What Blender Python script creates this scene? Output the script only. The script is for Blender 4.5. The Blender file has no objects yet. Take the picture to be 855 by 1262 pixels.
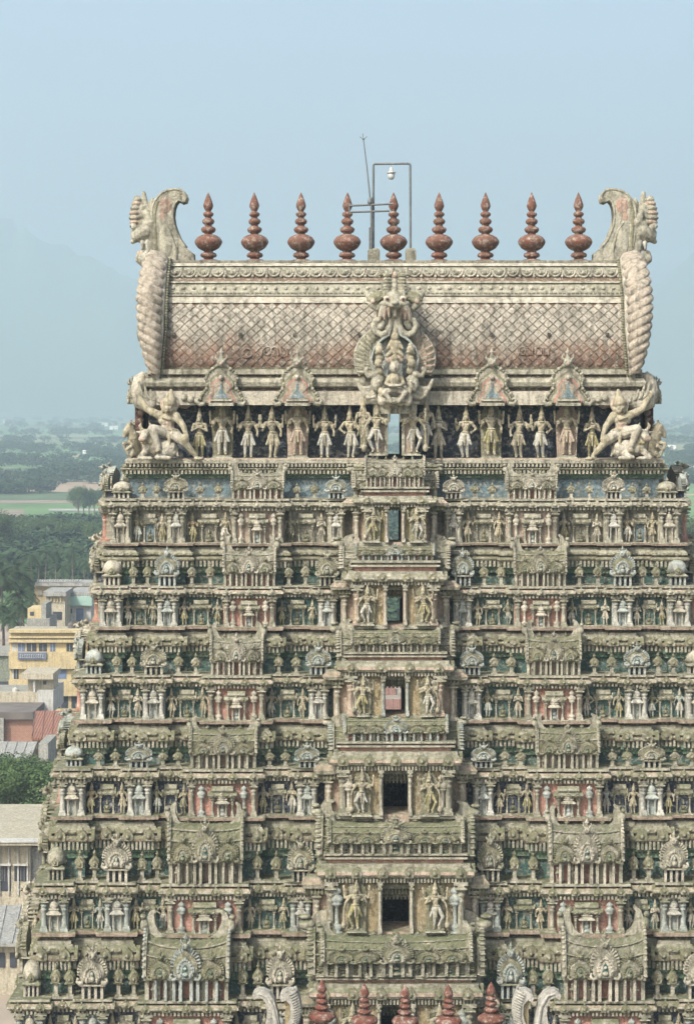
import bpy, math, random
import numpy as np
from mathutils import Vector, Matrix, Euler
from mathutils.geometry import tessellate_polygon
random.seed(7)
PI = math.pi
C = bpy.context.scene.collection
sc = bpy.context.scene

# ------------------------------------------------------------------ camera, sky, sun, exposure
D = 90.0            # metres from the camera to the gallery wall of the tower
F = 2727.0          # focal length in photo pixels
HY = 497.0          # horizon row
VX = 461.8          # column straight ahead of the camera
CX = -0.8
GZ = -42.0          # ground level
cam = bpy.data.cameras.new('camera')
cam.sensor_fit = 'HORIZONTAL'; cam.sensor_width = 36.0
cam.lens = 36.0 * F / 855.0
cam.shift_x = -(VX - 427.5) / 855.0
cam.shift_y = -(631.0 - HY) / 855.0
cam.clip_start = 1.0; cam.clip_end = 40000
co = bpy.data.objects.new('camera', cam); C.objects.link(co)
co.location = (CX, -D, 0); co.rotation_euler = (PI / 2, 0, 0)
sc.camera = co

SUN_EL, SUN_AZ = math.radians(47), math.radians(38)      # azimuth: to the left of straight behind the camera
sd = Vector((-math.sin(SUN_AZ) * math.cos(SUN_EL), -math.cos(SUN_AZ) * math.cos(SUN_EL), math.sin(SUN_EL)))
w = bpy.data.worlds.new('World'); sc.world = w; w.use_nodes = True
nt = w.node_tree; nt.nodes.clear()
sky = nt.nodes.new('ShaderNodeTexSky'); sky.sky_type = 'NISHITA'; sky.sun_disc = False
sky.sun_elevation = SUN_EL; sky.sun_rotation = math.atan2(sd.x, sd.y)
sky.altitude = 100; sky.air_density = 1.0; sky.dust_density = 7.0; sky.ozone_density = 0.9
bg = nt.nodes.new('ShaderNodeBackground'); bg.inputs[1].default_value = 0.15
out = nt.nodes.new('ShaderNodeOutputWorld')
nt.links.new(sky.outputs[0], bg.inputs[0]); nt.links.new(bg.outputs[0], out.inputs[0])
sl = bpy.data.lights.new('sun', 'SUN'); sl.energy = 3.0; sl.angle = math.radians(0.6); sl.color = (1.0, 0.96, 0.90)
so = bpy.data.objects.new('sun', sl); C.objects.link(so); so.location = sd * 300
so.rotation_euler = sd.to_track_quat('Z', 'Y').to_euler()
sc.view_settings.view_transform = 'Standard'; sc.view_settings.look = 'None'
sc.view_settings.exposure = 0.97; sc.view_settings.gamma = 1.0; sc.view_settings.use_curve_mapping = False
sc.render.engine = 'CYCLES'
sc.cycles.use_denoising = True
sc.cycles.max_bounces = 6; sc.cycles.diffuse_bounces = 3; sc.cycles.volume_bounces = 1
sc.cycles.transparent_max_bounces = 4
HAZE = 0.00036

def S(y): return (D + y) / F                      # metres per photo pixel at depth y
def Z(py, y): return (HY - py) * S(y)
def XP(px, y): return (px - VX) * S(y) + CX

# ------------------------------------------------------------------ materials
MAT = {}
def ng_weather():
    g = bpy.data.node_groups.new('weather', 'ShaderNodeTree')
    for n, t, d in (('Base', 'NodeSocketColor', (.5, .5, .5, 1)), ('Dirt', 'NodeSocketFloat', .5), ('Moss', 'NodeSocketFloat', .5)):
        s = g.interface.new_socket(n, in_out='INPUT', socket_type=t); s.default_value = d
    g.interface.new_socket('Color', in_out='OUTPUT', socket_type='NodeSocketColor')
    g.interface.new_socket('Normal', in_out='OUTPUT', socket_type='NodeSocketVector')
    N, L = g.nodes, g.links
    gi = N.new('NodeGroupInput'); go = N.new('NodeGroupOutput'); geo = N.new('ShaderNodeNewGeometry')
    def noise(scale, detail, rough, vec=None):
        n = N.new('ShaderNodeTexNoise'); n.inputs['Scale'].default_value = scale; n.inputs['Detail'].default_value = detail
        n.inputs['Roughness'].default_value = rough; L.new(vec or geo.outputs['Position'], n.inputs['Vector']); return n.outputs['Fac']
    def mr(v, a, b, c=0., d=1.):
        n = N.new('ShaderNodeMapRange'); n.clamp = True
        for i, x in zip((1, 2, 3, 4), (a, b, c, d)): n.inputs[i].default_value = x
        L.new(v, n.inputs[0]); return n.outputs[0]
    def mul(a, b, op='MULTIPLY', clamp=False):
        n = N.new('ShaderNodeMath'); n.operation = op; n.use_clamp = clamp
        for i, x in enumerate((a, b)):
            if isinstance(x, (int, float)): n.inputs[i].default_value = x
            else: L.new(x, n.inputs[i])
        return n.outputs[0]
    def mix(f, a, b, bt='MIX'):
        n = N.new('ShaderNodeMix'); n.data_type = 'RGBA'; n.blend_type = bt
        L.new(f, n.inputs[0])
        for s, x in ((6, a), (7, b)):
            if isinstance(x, tuple): n.inputs[s].default_value = x + (1,)
            else: L.new(x, n.inputs[s])
        return n.outputs[2]
    mp = N.new('ShaderNodeMapping'); mp.inputs['Scale'].default_value = (5, 5, .55); L.new(geo.outputs['Position'], mp.inputs[0])
    big = mr(noise(.9, 8, .62), .42, .63)
    fine = mr(noise(7.5, 8, .7), .44, .66)
    streak = mr(noise(1., 7, .6, mp.outputs[0]), .47, .66)
    speck = mr(noise(26, 4, .6), .52, .68)
    sep = N.new('ShaderNodeSeparateXYZ'); L.new(geo.outputs['Normal'], sep.inputs[0])
    sp = N.new('ShaderNodeSeparateXYZ'); L.new(geo.outputs['Position'], sp.inputs[0])
    up = mr(sep.outputs[2], .12, .85)
    low = mr(sp.outputs[2], -1, -20, .45, 1.5)
    # black crust
    d1 = mul(gi.outputs['Dirt'], mul(mul(big, .45), mul(fine, .75), 'ADD'), clamp=True)
    c = mix(mul(d1, 1., clamp=True), gi.outputs['Base'], (.085, .078, .055))
    c = mix(mul(mul(streak, gi.outputs['Dirt']), 1.15, clamp=True), c, (.085, .08, .06))
    c = mix(mul(speck, .36), c, (.07, .065, .05))
    # lime wash worn bright
    c = mix(mul(mr(noise(5.1, 8, .75), .50, .66), .55), c, (.66, .63, .53))
    # green algae on ledges
    m = mul(mul(mul(up, mr(noise(3.2, 6, .6), .30, .58)), gi.outputs['Moss']), low, clamp=True)
    c = mix(m, c, (.125, .135, .075))
    m2 = mul(mul(mr(noise(1.7, 8, .65), .44, .62), gi.outputs['Moss']), mul(low, .36), clamp=True)
    c = mix(m2, c, (.135, .155, .085))
    hs = N.new('ShaderNodeHueSaturation'); hs.inputs['Value'].default_value = .81; hs.inputs['Saturation'].default_value = .96; L.new(c, hs.inputs['Color'])
    L.new(hs.outputs[0], go.inputs['Color'])
    b = N.new('ShaderNodeBump'); b.inputs['Strength'].default_value = .85; b.inputs['Distance'].default_value = .09
    L.new(mul(noise(11, 8, .75), mul(noise(2.5, 3, .5), .6), 'ADD'), b.inputs['Height'])
    L.new(b.outputs[0], go.inputs['Normal'])
    return g
WG = ng_weather()
def newmat(key):
    m = bpy.data.materials.new(key); m.use_nodes = True; MAT[key] = m
    return m, m.node_tree.nodes, m.node_tree.links, m.node_tree.nodes['Principled BSDF']
def weather(key, base, dirt=.5, moss=.5, rough=.92):
    m, N, L, P = newmat(key)
    g = N.new('ShaderNodeGroup'); g.node_tree = WG
    g.inputs['Base'].default_value = base + (1,); g.inputs['Dirt'].default_value = dirt; g.inputs['Moss'].default_value = moss
    L.new(g.outputs[0], P.inputs['Base Color']); L.new(g.outputs[1], P.inputs['Normal'])
    P.inputs['Roughness'].default_value = rough; P.inputs['Specular IOR Level'].default_value = .2
    return m
weather('cream', (.49, .47, .365), .64, .85)
weather('pale', (.60, .56, .45), .55, .5)
weather('white', (.62, .62, .55), .55, .45)
weather('bluish', (.45, .51, .475), .5, .4)
weather('pink', (.55, .28, .21), .4, .25)
weather('pinkpale', (.54, .41, .315), .52, .5)
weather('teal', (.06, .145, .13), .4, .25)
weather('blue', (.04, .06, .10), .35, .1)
weather('skyblue', (.17, .27, .31), .5, .3)
weather('green', (.10, .21, .13), .4, .4)
weather('mossy', (.27, .26, .16), .6, .95)
weather('roofgrey', (.36, .345, .27), .65, .75)
weather('yellow', (.43, .39, .17), .55, .45)
weather('ochre', (.44, .35, .19), .55, .45)
weather('skin', (.50, .45, .31), .6, .5)
weather('redroof', (.30, .085, .05), .35, .15)
weather('darkred', (.14, .035, .03), .4, .1)
weather('groove', (.10, .07, .05), .5, .2)
weather('grout', (.20, .125, .085), .5, .2)
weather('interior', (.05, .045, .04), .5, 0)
weather('concrete', (.30, .29, .22), .7, .4)
weather('terracotta', (.19, .068, .04), .38, .12, .5)

def simple(key, col, rough=.8, var=.25, scale=1., metal=0.):
    m, N, L, P = newmat(key)
    n = N.new('ShaderNodeTexNoise'); n.inputs['Scale'].default_value = scale; n.inputs['Detail'].default_value = 6
    g = N.new('ShaderNodeNewGeometry'); L.new(g.outputs['Position'], n.inputs['Vector'])
    r = N.new('ShaderNodeMapRange'); r.inputs[1].default_value = .3; r.inputs[2].default_value = .7
    r.inputs[3].default_value = 1 - var; r.inputs[4].default_value = 1 + var; L.new(n.outputs['Fac'], r.inputs[0])
    h = N.new('ShaderNodeHueSaturation'); h.inputs['Color'].default_value = col + (1,); L.new(r.outputs[0], h.inputs['Value'])
    L.new(h.outputs[0], P.inputs['Base Color']); P.inputs['Roughness'].default_value = rough; P.inputs['Metallic'].default_value = metal
    return m
simple('pipe', (.09, .10, .10), .5, .3, 8)
simple('lampglass', (.35, .38, .36), .25, .2, 8)
simple('lampmetal', (.30, .31, .29), .4, .2, 8)

# barrel roof tiles: lime-washed near the ridge, bare red paint lower down where the wash has worn off; the low end also coloured deeper to shade the vault
def rooftile():
    m, N, L, P = newmat('rooftile')
    g = N.new('ShaderNodeGroup'); g.node_tree = WG; g.inputs['Dirt'].default_value = .75; g.inputs['Moss'].default_value = .2
    geo = N.new('ShaderNodeNewGeometry'); sp = N.new('ShaderNodeSeparateXYZ'); L.new(geo.outputs['Position'], sp.inputs[0])
    n = N.new('ShaderNodeTexNoise'); n.inputs['Scale'].default_value = .55; n.inputs['Detail'].default_value = 7; n.inputs['Roughness'].default_value = .65
    mp = N.new('ShaderNodeMapping'); mp.inputs['Scale'].default_value = (1.3, .3, .5); L.new(geo.outputs['Position'], mp.inputs[0]); L.new(mp.outputs[0], n.inputs['Vector'])
    a = N.new('ShaderNodeMath'); a.operation = 'MULTIPLY_ADD'; L.new(n.outputs['Fac'], a.inputs[0]); a.inputs[1].default_value = 2.4; L.new(sp.outputs[2], a.inputs[2])
    r = N.new('ShaderNodeValToRGB'); L.new(a.outputs[0], r.inputs[0])
    mr = N.new('ShaderNodeMapRange'); mr.inputs[1].default_value = 2.6; mr.inputs[2].default_value = 5.3; L.new(a.outputs[0], mr.inputs[0]); L.new(mr.outputs[0], r.inputs[0])
    e = r.color_ramp.elements; e[0].color = (.19, .07, .04, 1); e[0].position = .0; e[1].color = (.47, .435, .35, 1); e[1].position = .5
    k = r.color_ramp.elements.new(.24); k.color = (.32, .195, .13, 1)
    L.new(r.outputs[0], g.inputs['Base']); L.new(g.outputs[0], P.inputs['Base Color']); L.new(g.outputs[1], P.inputs['Normal'])
    P.inputs['Roughness'].default_value = .75
rooftile()

# ------------------------------------------------------------------ mesh builder
class MB:
    def __init__(s): s.v = []; s.f = []; s.m = []; s.s = []
    def face(s, pts, mat, smooth=False):
        b = len(s.v); s.v += [tuple(p) for p in pts]; s.f.append(tuple(range(b, b + len(pts)))); s.m.append(mat); s.s.append(smooth)
    def grid(s, rows, mat, smooth=True, closed=False):
        b = len(s.v); n = len(rows[0])
        for r in rows: s.v += [tuple(p) for p in r]
        for i in range(len(rows) - 1):
            for j in range(n if closed else n - 1):
                k = (j + 1) % n
                s.f.append((b + i * n + j, b + i * n + k, b + (i + 1) * n + k, b + (i + 1) * n + j)); s.m.append(mat); s.s.append(smooth)
    def box(s, x0, x1, y0, y1, z0, z1, mat, taper=0.):
        t = taper; b = len(s.v)
        s.v += [(x0, y0, z0), (x1, y0, z0), (x1, y1, z0), (x0, y1, z0), (x0 + t, y0 + t, z1), (x1 - t, y0 + t, z1), (x1 - t, y1 - t, z1), (x0 + t, y1 - t, z1)]
        for q in ((0, 3, 2, 1), (4, 5, 6, 7), (0, 1, 5, 4), (1, 2, 6, 5), (2, 3, 7, 6), (3, 0, 4, 7)):
            s.f.append(tuple(b + i for i in q)); s.m.append(mat); s.s.append(False)
    def cbox(s, x, y, z, wx, wy, h, mat, taper=0.): s.box(x - wx / 2, x + wx / 2, y - wy / 2, y + wy / 2, z, z + h, mat, taper)
    def lathe(s, prof, mat, c=(0, 0, 0), seg=10, smooth=True, sx=1., sy=1., rot=0.):
        rows = []
        for r, z in prof:
            rows.append([(c[0] + sx * r * math.cos(rot + 2 * PI * k / seg), c[1] + sy * r * math.sin(rot + 2 * PI * k / seg), c[2] + z) for k in range(seg)])
        s.grid(rows, mat, smooth, True)
        if prof[0][0] > 1e-4: s.face(rows[0][::-1], mat)
        if prof[-1][0] > 1e-4: s.face(rows[-1], mat)
    def sq(s, prof, mat, c=(0, 0, 0), sx=1., sy=1.):      # square section; r = half width
        s.lathe([(r * math.sqrt(2), z) for r, z in prof], mat, c, 4, False, sx, sy, PI / 4)
    def ball(s, c, r, mat, seg=8, ring=5, sx=1., sy=1., sz=1.):
        s.lathe([(max(1e-5, r * math.sin(PI * i / ring)), -r * sz * math.cos(PI * i / ring)) for i in range(ring + 1)], mat, c, seg, True, sx, sy)
    def prism(s, pts, y0, y1, mat, smooth=False, flip=False, bevel=0.):   # outline in x,z ; extruded in y; y0 is the front
        n = len(pts); b = len(s.v)
        tri = tessellate_polygon([[Vector((p[0], p[1], 0)) for p in pts]])
        f = [(p[0], y0, p[1]) for p in pts]; k = [(p[0], y1, p[1]) for p in pts]
        s.v += f + k
        for t in tri:
            s.f.append(tuple(b + i for i in t)); s.m.append(mat); s.s.append(False)
            s.f.append(tuple(b + n + i for i in t[::-1])); s.m.append(mat); s.s.append(False)
        for i in range(n):
            j = (i + 1) % n; s.f.append((b + i, b + j, b + n + j, b + n + i)); s.m.append(mat); s.s.append(smooth)
    def tube(s, path, rad, mat, seg=6, closed=False):
        P = [Vector(p) for p in path]; n = len(P); R = rad if isinstance(rad, (list, tuple)) else [rad] * n
        rows = []; up = Vector((0, 1, 0.013))
        for i in range(n):
            t = (P[(i + 1) % n] - P[i - 1]) if closed else (P[min(i + 1, n - 1)] - P[max(i - 1, 0)])
            t.normalize(); a = t.cross(up)
            if a.length < 1e-3: a = t.cross(Vector((1, 0, 0)))
            a.normalize(); b = t.cross(a)
            rows.append([tuple(P[i] + (a * math.cos(2 * PI * k / seg) + b * math.sin(2 * PI * k / seg)) * R[i]) for k in range(seg)])
        if closed: rows.append(rows[0])
        s.grid(rows, mat, True, True)
        if not closed: s.face(rows[0][::-1], mat); s.face(rows[-1], mat)
    def add(s, o, loc=(0, 0, 0), sc=(1, 1, 1), rz=0., remap=None):
        b = len(s.v); c, n = math.cos(rz), math.sin(rz)
        if isinstance(sc, (int, float)): sc = (sc, sc, sc)
        for x, y, z in o.v:
            x *= sc[0]; y *= sc[1]; s.v.append((loc[0] + x * c - y * n, loc[1] + x * n + y * c, loc[2] + z * sc[2]))
        s.f += [tuple(b + i for i in f) for f in o.f]; s.s += o.s
        s.m += [remap.get(m, m) for m in o.m] if remap else o.m
        return s
    def mesh(s, name):
        me = bpy.data.meshes.new(name); me.from_pydata(s.v, [], s.f)
        keys = list(dict.fromkeys(s.m)); ix = {k: i for i, k in enumerate(keys)}
        for k in keys: me.materials.append(MAT[k])
        me.polygons.foreach_set('material_index', [ix[m] for m in s.m])
        me.polygons.foreach_set('use_smooth', s.s)
        me.update(); return me

def link(name, data, parent=None, loc=(0, 0, 0), sc=(1, 1, 1), rz=0.):
    o = bpy.data.objects.new(name, data); C.objects.link(o)
    if parent is not None: o.parent = parent
    o.location = loc; o.scale = sc if isinstance(sc, (tuple, list)) else (sc, sc, sc); o.rotation_euler = (0, 0, rz)
    return o
def empty(name, loc=(0, 0, 0)):
    o = bpy.data.objects.new(name, None); C.objects.link(o); o.location = loc; o.empty_display_size = .3; return o
def tag(o, label=None, cat=None, group=None, kind=None):
    if label: o['label'] = label
    if cat: o['category'] = cat
    if group: o['group'] = group
    if kind: o['kind'] = kind
    return o

# ---- remeshed bodies: tapered capsules and ellipsoids fused into one continuous skin
PENDING = []
def blob(name, prims, voxel, cuts=None):
    """prims: ('c', p0, r0, p1, r1, mat) or ('e', c, (rx,ry,rz), mat)"""
    mb = MB()
    for p in prims:
        if p[0] == 'c':
            a, b = Vector(p[1]), Vector(p[3]); d = b - a; L = d.length
            q = d.to_track_quat('Z', 'Y').to_matrix() if L > 1e-6 else Matrix.Identity(3)
            r0, r1 = p[2], p[4]; rows = []; seg = 10
            pr = [(r0 * math.cos(t), -r0 * math.sin(t)) for t in (PI / 2.01, PI / 4, 0)] + [(r1 * math.cos(t), L + r1 * math.sin(t)) for t in (0, PI / 4, PI / 2.01)]
            for r, z in pr: rows.append([tuple(a + q @ Vector((r * math.cos(2 * PI * k / seg), r * math.sin(2 * PI * k / seg), z))) for k in range(seg)])
            mb.grid(rows, 'cream', True, True); mb.face(rows[0][::-1], 'cream'); mb.face(rows[-1], 'cream')
        else:
            r = p[2]; mb.ball(p[1], 1., 'cream', 12, 8, r[0], r[1], r[2])
            # ball() multiplies sz only on z
    me = bpy.data.meshes.new(name); me.from_pydata(mb.v, [], mb.f); me.update()
    PENDING.append((name, me, prims, voxel))
    return name
BLOB = {}
def bake_blobs():
    obs = []
    for name, me, prims, vox in PENDING:
        o = bpy.data.objects.new('tmp_' + name, me); C.objects.link(o)
        m = o.modifiers.new('r', 'REMESH'); m.mode = 'VOXEL'; m.voxel_size = vox; m.use_smooth_shade = True
        obs.append(o)
    dg = bpy.context.evaluated_depsgraph_get(); dg.update()
    for o, (name, me, prims, vox) in zip(obs, PENDING):
        nm = bpy.data.meshes.new_from_object(o.evaluated_get(dg)); nm.name = name
        n = len(nm.polygons); cen = np.empty(n * 3); nm.polygons.foreach_get('center', cen); cen = cen.reshape(-1, 3)
        best = np.full(n, 1e9); idx = np.zeros(n, int); keys = list(dict.fromkeys(p[-1] for p in prims))
        for p in prims:
            if p[0] == 'c':
                a, b = np.array(p[1], float), np.array(p[3], float); d = b - a; L2 = max(d @ d, 1e-9)
                t = np.clip((cen - a) @ d / L2, 0, 1); q = a + t[:, None] * d
                dist = np.linalg.norm(cen - q, axis=1) - (p[2] + (p[4] - p[2]) * t)
            else:
                r = np.array(p[2]); u = (cen - np.array(p[1])) / r; k = np.linalg.norm(u, axis=1); dist = (k - 1) * r.min()
            w_ = dist < best; best[w_] = dist[w_]; idx[w_] = keys.index(p[-1])
        nm.materials.clear()
        for k in keys: nm.materials.append(MAT[k])
        nm.polygons.foreach_set('material_index', idx.astype(np.int32)); nm.polygons.foreach_set('use_smooth', [True] * n)
        nm.update(); BLOB[name] = nm
    for o in obs: bpy.data.objects.remove(o)
# ------------------------------------------------------------------ plan outlines and swept mouldings
def plan(hw, y0, y1, front, sides=(), x_in=None):
    """outline (closed, counter-clockwise seen from outside): [(x,y)], tags per segment. front: [(x, halfwidth, projection, mat)] for the whole width
    or, with x_in, only the half from -hw to x_in. base mat None -> wall"""
    pts = []; tags = []
    def go(p, t):
        pts.append(p); tags.append(t)
    # left side, back to front
    go((-hw, y1), 'w')
    for (yc, h, pr, m) in sorted(sides, key=lambda s: -s[0]):
        go((-hw, yc + h), 's'); go((-hw - pr, yc + h), m); go((-hw - pr, yc - h), 's'); go((-hw, yc - h), 'w')
    go((-hw, y0), 'w')
    for (xc, h, pr, m) in sorted(front, key=lambda s: s[0]):
        a, b = xc - h, xc + h
        if a <= -hw + 1e-6:      # corner bay starts at the corner
            pts.pop(); tags.pop(); go((a, y0 - pr), m); go((b, y0 - pr), 's'); go((b, y0), 'w'); continue
        if x_in is None and b >= hw - 1e-6:
            tags[-1] = 'w'; go((a, y0), 's'); go((a, y0 - pr), m); go((b, y0 - pr), 'w'); continue
        go((a, y0), 's'); go((a, y0 - pr), m); go((b, y0 - pr), 's'); go((b, y0), 'w')
    if x_in is not None:
        go((x_in, y0), 'j'); go((x_in, y1), 'w')
    else:
        if pts[-1][0] < hw - 1e-6: go((hw, y0), 'w')
        for (yc, h, pr, m) in sorted(sides, key=lambda s: s[0]):
            go((hw, yc - h), 's'); go((hw + pr, yc - h), m); go((hw + pr, yc + h), 's'); go((hw, yc + h), 'w')
        go((hw, y1), 'w')
    return pts, tags
def mirror(pl):
    p, t = pl; n = len(p)
    q = [(-x, y) for x, y in p][::-1]; u = [t[(n - 2 - i) % n] for i in range(n)]
    return q, u
def offset(pts, d):
    n = len(pts); o = []
    for i in range(n):
        a, b, c = pts[i - 1], pts[i], pts[(i + 1) % n]
        n1 = (b[1] - a[1], -(b[0] - a[0])); n2 = (c[1] - b[1], -(c[0] - b[0]))
        l1 = math.hypot(*n1) or 1; l2 = math.hypot(*n2) or 1
        n1 = (n1[0] / l1, n1[1] / l1); n2 = (n2[0] / l2, n2[1] / l2)
        if abs(n1[0] * n2[0] + n1[1] * n2[1]) > .9: o.append((b[0] + n1[0] * d, b[1] + n1[1] * d))
        else: o.append((b[0] + (n1[0] + n2[0]) * d, b[1] + (n1[1] + n2[1]) * d))
    return o
def sweep(mb, pl, prof, mats, cap=True, capmat=None):
    """prof [(d,z)] bottom to top; mats: key per profile segment, or dict by tag, or list"""
    pts, tags = pl; n = len(pts); b = len(mb.v)
    jx = pts[tags.index('j')][0] if 'j' in tags else None      # the passage through the tower stays clear of mouldings
    def offs(d):
        o = offset(pts, d)
        if jx is not None: o = [((min(x, jx) if jx < 0 else max(x, jx)), y) for x, y in o]
        return o
    for d, z in prof:
        mb.v += [(x, y, z) for x, y in offs(d)]
    for i in range(len(prof) - 1):
        m = mats[i] if isinstance(mats, list) else mats
        for j in range(n):
            k = (j + 1) % n; mm = m.get(tags[j], m['w']) if isinstance(m, dict) else m
            mb.f.append((b + i * n + j, b + i * n + k, b + (i + 1) * n + k, b + (i + 1) * n + j)); mb.m.append(mm); mb.s.append(False)
    if cap:
        for i, flip in ((0, True), (len(prof) - 1, False)):
            o = offs(prof[i][0]); tri = tessellate_polygon([[Vector((x, y, 0)) for x, y in o]])
            for t in tri:
                q = tuple(b + i * n + a for a in t)
                mb.f.append(q[::-1] if flip else q); mb.m.append(capmat or (mats[-1] if isinstance(mats, list) and isinstance(mats[-1], str) else 'cream')); mb.s.append(False)
def along(pl, d, spacing, fn, ends=.15, ymax=1e9, skip=None, start=0.):
    pts, tags = pl; o = offset(pts, d); n = len(o)
    for j in range(n):
        a, b = o[j], o[(j + 1) % n]; L = math.hypot(b[0] - a[0], b[1] - a[1])
        if tags[j] == 'j' or (skip and skip(j)): continue
        if min(a[1], b[1]) > ymax: continue
        if L < 2 * ends + .02: continue
        k = max(1, round((L - 2 * ends) / spacing)); ang = math.atan2(b[1] - a[1], b[0] - a[0])
        for i in range(k if k > 1 else 1):
            t = (ends + (L - 2 * ends) * ((i + .5) / k)) / L
            fn((a[0] + (b[0] - a[0]) * t, a[1] + (b[1] - a[1]) * t), ang, L)

_o = [(-.42, 0), (-.5, .14), (-.52, .34), (-.44, .56), (-.28, .72), (-.1, .82), (0, .98), (.1, .82), (.28, .72), (.44, .56), (.52, .34), (.5, .14), (.42, 0)]
def kudu_mesh():
    m = MB(); m.prism(_o, -.16, .25, 'mossy')
    m.ball((0, -.14, .36), .30, 'mossy', 9, 5, 1., .5, .9)
    m.ball((0, -.30, .34), .15, 'cream', 7, 4)
    m.ball((0, -.1, .9), .1, 'cream', 5, 4)
    return m
KUDU = kudu_mesh()
def kudus(mb, pl, d, z, size, spacing, ymax=1e9, remap=None, h=None):
    along(pl, d, spacing, lambda p, a, L: mb.add(KUDU, (p[0], p[1], z), (size, size * .8, (h or size)), a, remap), ends=.0, ymax=ymax)
def dentils(mb, pl, d, z0, z1, step, mat, ymax=1e9, depth=.09):
    def f(p, a, L):
        c, s = math.cos(a), math.sin(a); w_ = step * .27
        m = MB(); m.box(-w_, w_, -depth, .05, z0, z1, mat); mb.add(m, (p[0], p[1], 0), 1, a)
    along(pl, d, step, f, ends=.02, ymax=ymax)

# ------------------------------------------------------------------ small architecture
def column(h, r, mat='cream', cap='cream'):
    m = MB()
    m.sq([(r * 1.25, 0), (r * 1.25, h * .07), (r, h * .09), (r, h * .15)], mat)
    m.lathe([(r * .95, h * .15), (r * .82, h * .17), (r * .78, h * .60), (r * .95, h * .62), (r * .95, h * .645), (r * .7, h * .665), (r * .72, h * .69), (r * 1.12, h * .735), (r * 1.15, h * .765), (r * .7, h * .80), (r * .72, h * .82)], mat, seg=8)
    m.sq([(r * .8, h * .82), (r * 1.6, h * .86), (r * 1.6, h * .885), (r * .85, h * .9), (r * .85, h * .93)], cap)
    m.box(-r * 1.9, r * 1.9, -r * .9, r * .9, h * .93, h, cap)
    return m
def finial(m, c, s, mat='cream'):
    m.lathe([(.05 * s, 0), (.30 * s, .08 * s), (.12 * s, .2 * s), (.34 * s, .38 * s), (.36 * s, .5 * s), (.13 * s, .66 * s), (.2 * s, .74 * s), (.08 * s, .84 * s), (0, 1.15 * s)], mat, c, 8)
def mini_shrine(h, w, mat='pale'):          # little domed aedicule applied to a wall, on two colonnettes
    m = MB()
    for s in (-1, 1):
        m.cbox(s * w * .27, 0, 0, w * .2, w * .2, h * .04, mat)
        m.lathe([(w * .085, h * .04), (w * .07, h * .08), (w * .065, h * .40), (w * .12, h * .44), (w * .12, h * .47)], mat, (s * w * .27, 0, 0), 6)
    m.box(-w * .42, w * .42, -w * .16, w * .2, h * .47, h * .51, mat)
    m.sq([(w * .52, h * .51), (w * .50, h * .54), (w * .3, h * .61), (w * .27, h * .62), (w * .27, h * .66)], mat, (0, 0, 0), 1., .5)
    m.sq([(w * .36, h * .66), (w * .32, h * .69)], mat, (0, 0, 0), 1., .5)
    m.lathe([(w * .24, h * .69), (w * .33, h * .75), (w * .31, h * .82), (w * .15, h * .88), (w * .06, h * .9)], mat, (0, 0, 0), 8, True, 1., .7)
    finial(m, (0, 0, h * .89), h * .11, mat)
    return m
def kumbha_pillar(h, w, mat='bluish'):      # vase-and-stalk ornament
    m = MB()
    m.lathe([(w * .5, 0), (w * .5, h * .03), (w * .28, h * .05), (w * .48, h * .10), (w * .42, h * .16), (w * .16, h * .20), (w * .15, h * .55), (w * .42, h * .60), (w * .45, h * .62), (w * .3, h * .64),
             (w * .55, h * .69), (w * .5, h * .75), (w * .3, h * .79), (w * .2, h * .82), (w * .42, h * .86), (w * .3, h * .92), (w * .08, h * .96), (0, h * 1.02)], mat, seg=10, sy=.7)
    return m
def niche(h, w, panel='teal', mat='cream', fig='cream', roof='cream'):
    m = MB()
    m.box(-w * .34, w * .34, -.02, .10, 0, h * .56, panel)
    for s in (-1, 1):
        c = column(h * .58, w * .055, mat, mat); m.add(c, (s * w * .36, -w * .14, 0))
    m.box(-w * .47, w * .47, -w * .26, .10, h * .58, h * .62, roof)
    m.add(_barprof(w * 1.06, w * .30, h * .11, roof), (0, -w * .02, h * .62))
    m.box(-w * .40, w * .40, -w * .2, .10, h * .73, h * .76, mat)
    m.add(_barprof(w * .78, w * .24, h * .14, mat), (0, -w * .02, h * .76))
    for s in (-1, 0, 1): m.add(KUDU, (s * w * .33, -w * .28, h * .60), (w * .2, w * .2, h * .12))
    # seated figure in the niche
    m.ball((0, -w * .10, h * .06), w * .19, fig, 8, 5, 1.1, .6, .55); m.ball((0, -w * .11, h * .19), w * .11, fig, 8, 5, 1., .7, 1.2)
    m.ball((0, -w * .12, h * .32), w * .07, fig, 8, 5, 1., 1., 1.2); m.lathe([(w * .06, 0), (w * .03, h * .08), (0, h * .1)], fig, (0, -w * .12, h * .34), 6)
    for s in (-1, 1): m.tube([(s * w * .1, -w * .11, h * .25), (s * w * .18, -w * .14, h * .18), (s * w * .09, -w * .2, h * .13)], w * .03, fig, 5)
    return m
def _barprof(L, dep, h, mat):               # small rounded eave block
    m = MB(); pr = [(-.5, 0), (-.95, .05), (-1., .22), (-.82, .6), (-.55, .92), (-.5, 1.)]
    rows = [[(-L / 2, dep * y, h * z) for y, z in pr], [(L / 2, dep * y, h * z) for y, z in pr]]
    m.grid(rows, mat, False)
    for sx in (-1, 1): m.face([(sx * L / 2, dep * y, h * z) for y, z in pr] + [(sx * L / 2, .1, h), (sx * L / 2, .1, 0)], mat)
    m.face([(-L / 2, dep * -.5, h), (L / 2, dep * -.5, h), (L / 2, .1, h), (-L / 2, .1, h)], mat)
    m.face([(-L / 2, dep * -.5, 0), (-L / 2, .1, 0), (L / 2, .1, 0), (L / 2, dep * -.5, 0)], mat)
    return m
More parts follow.
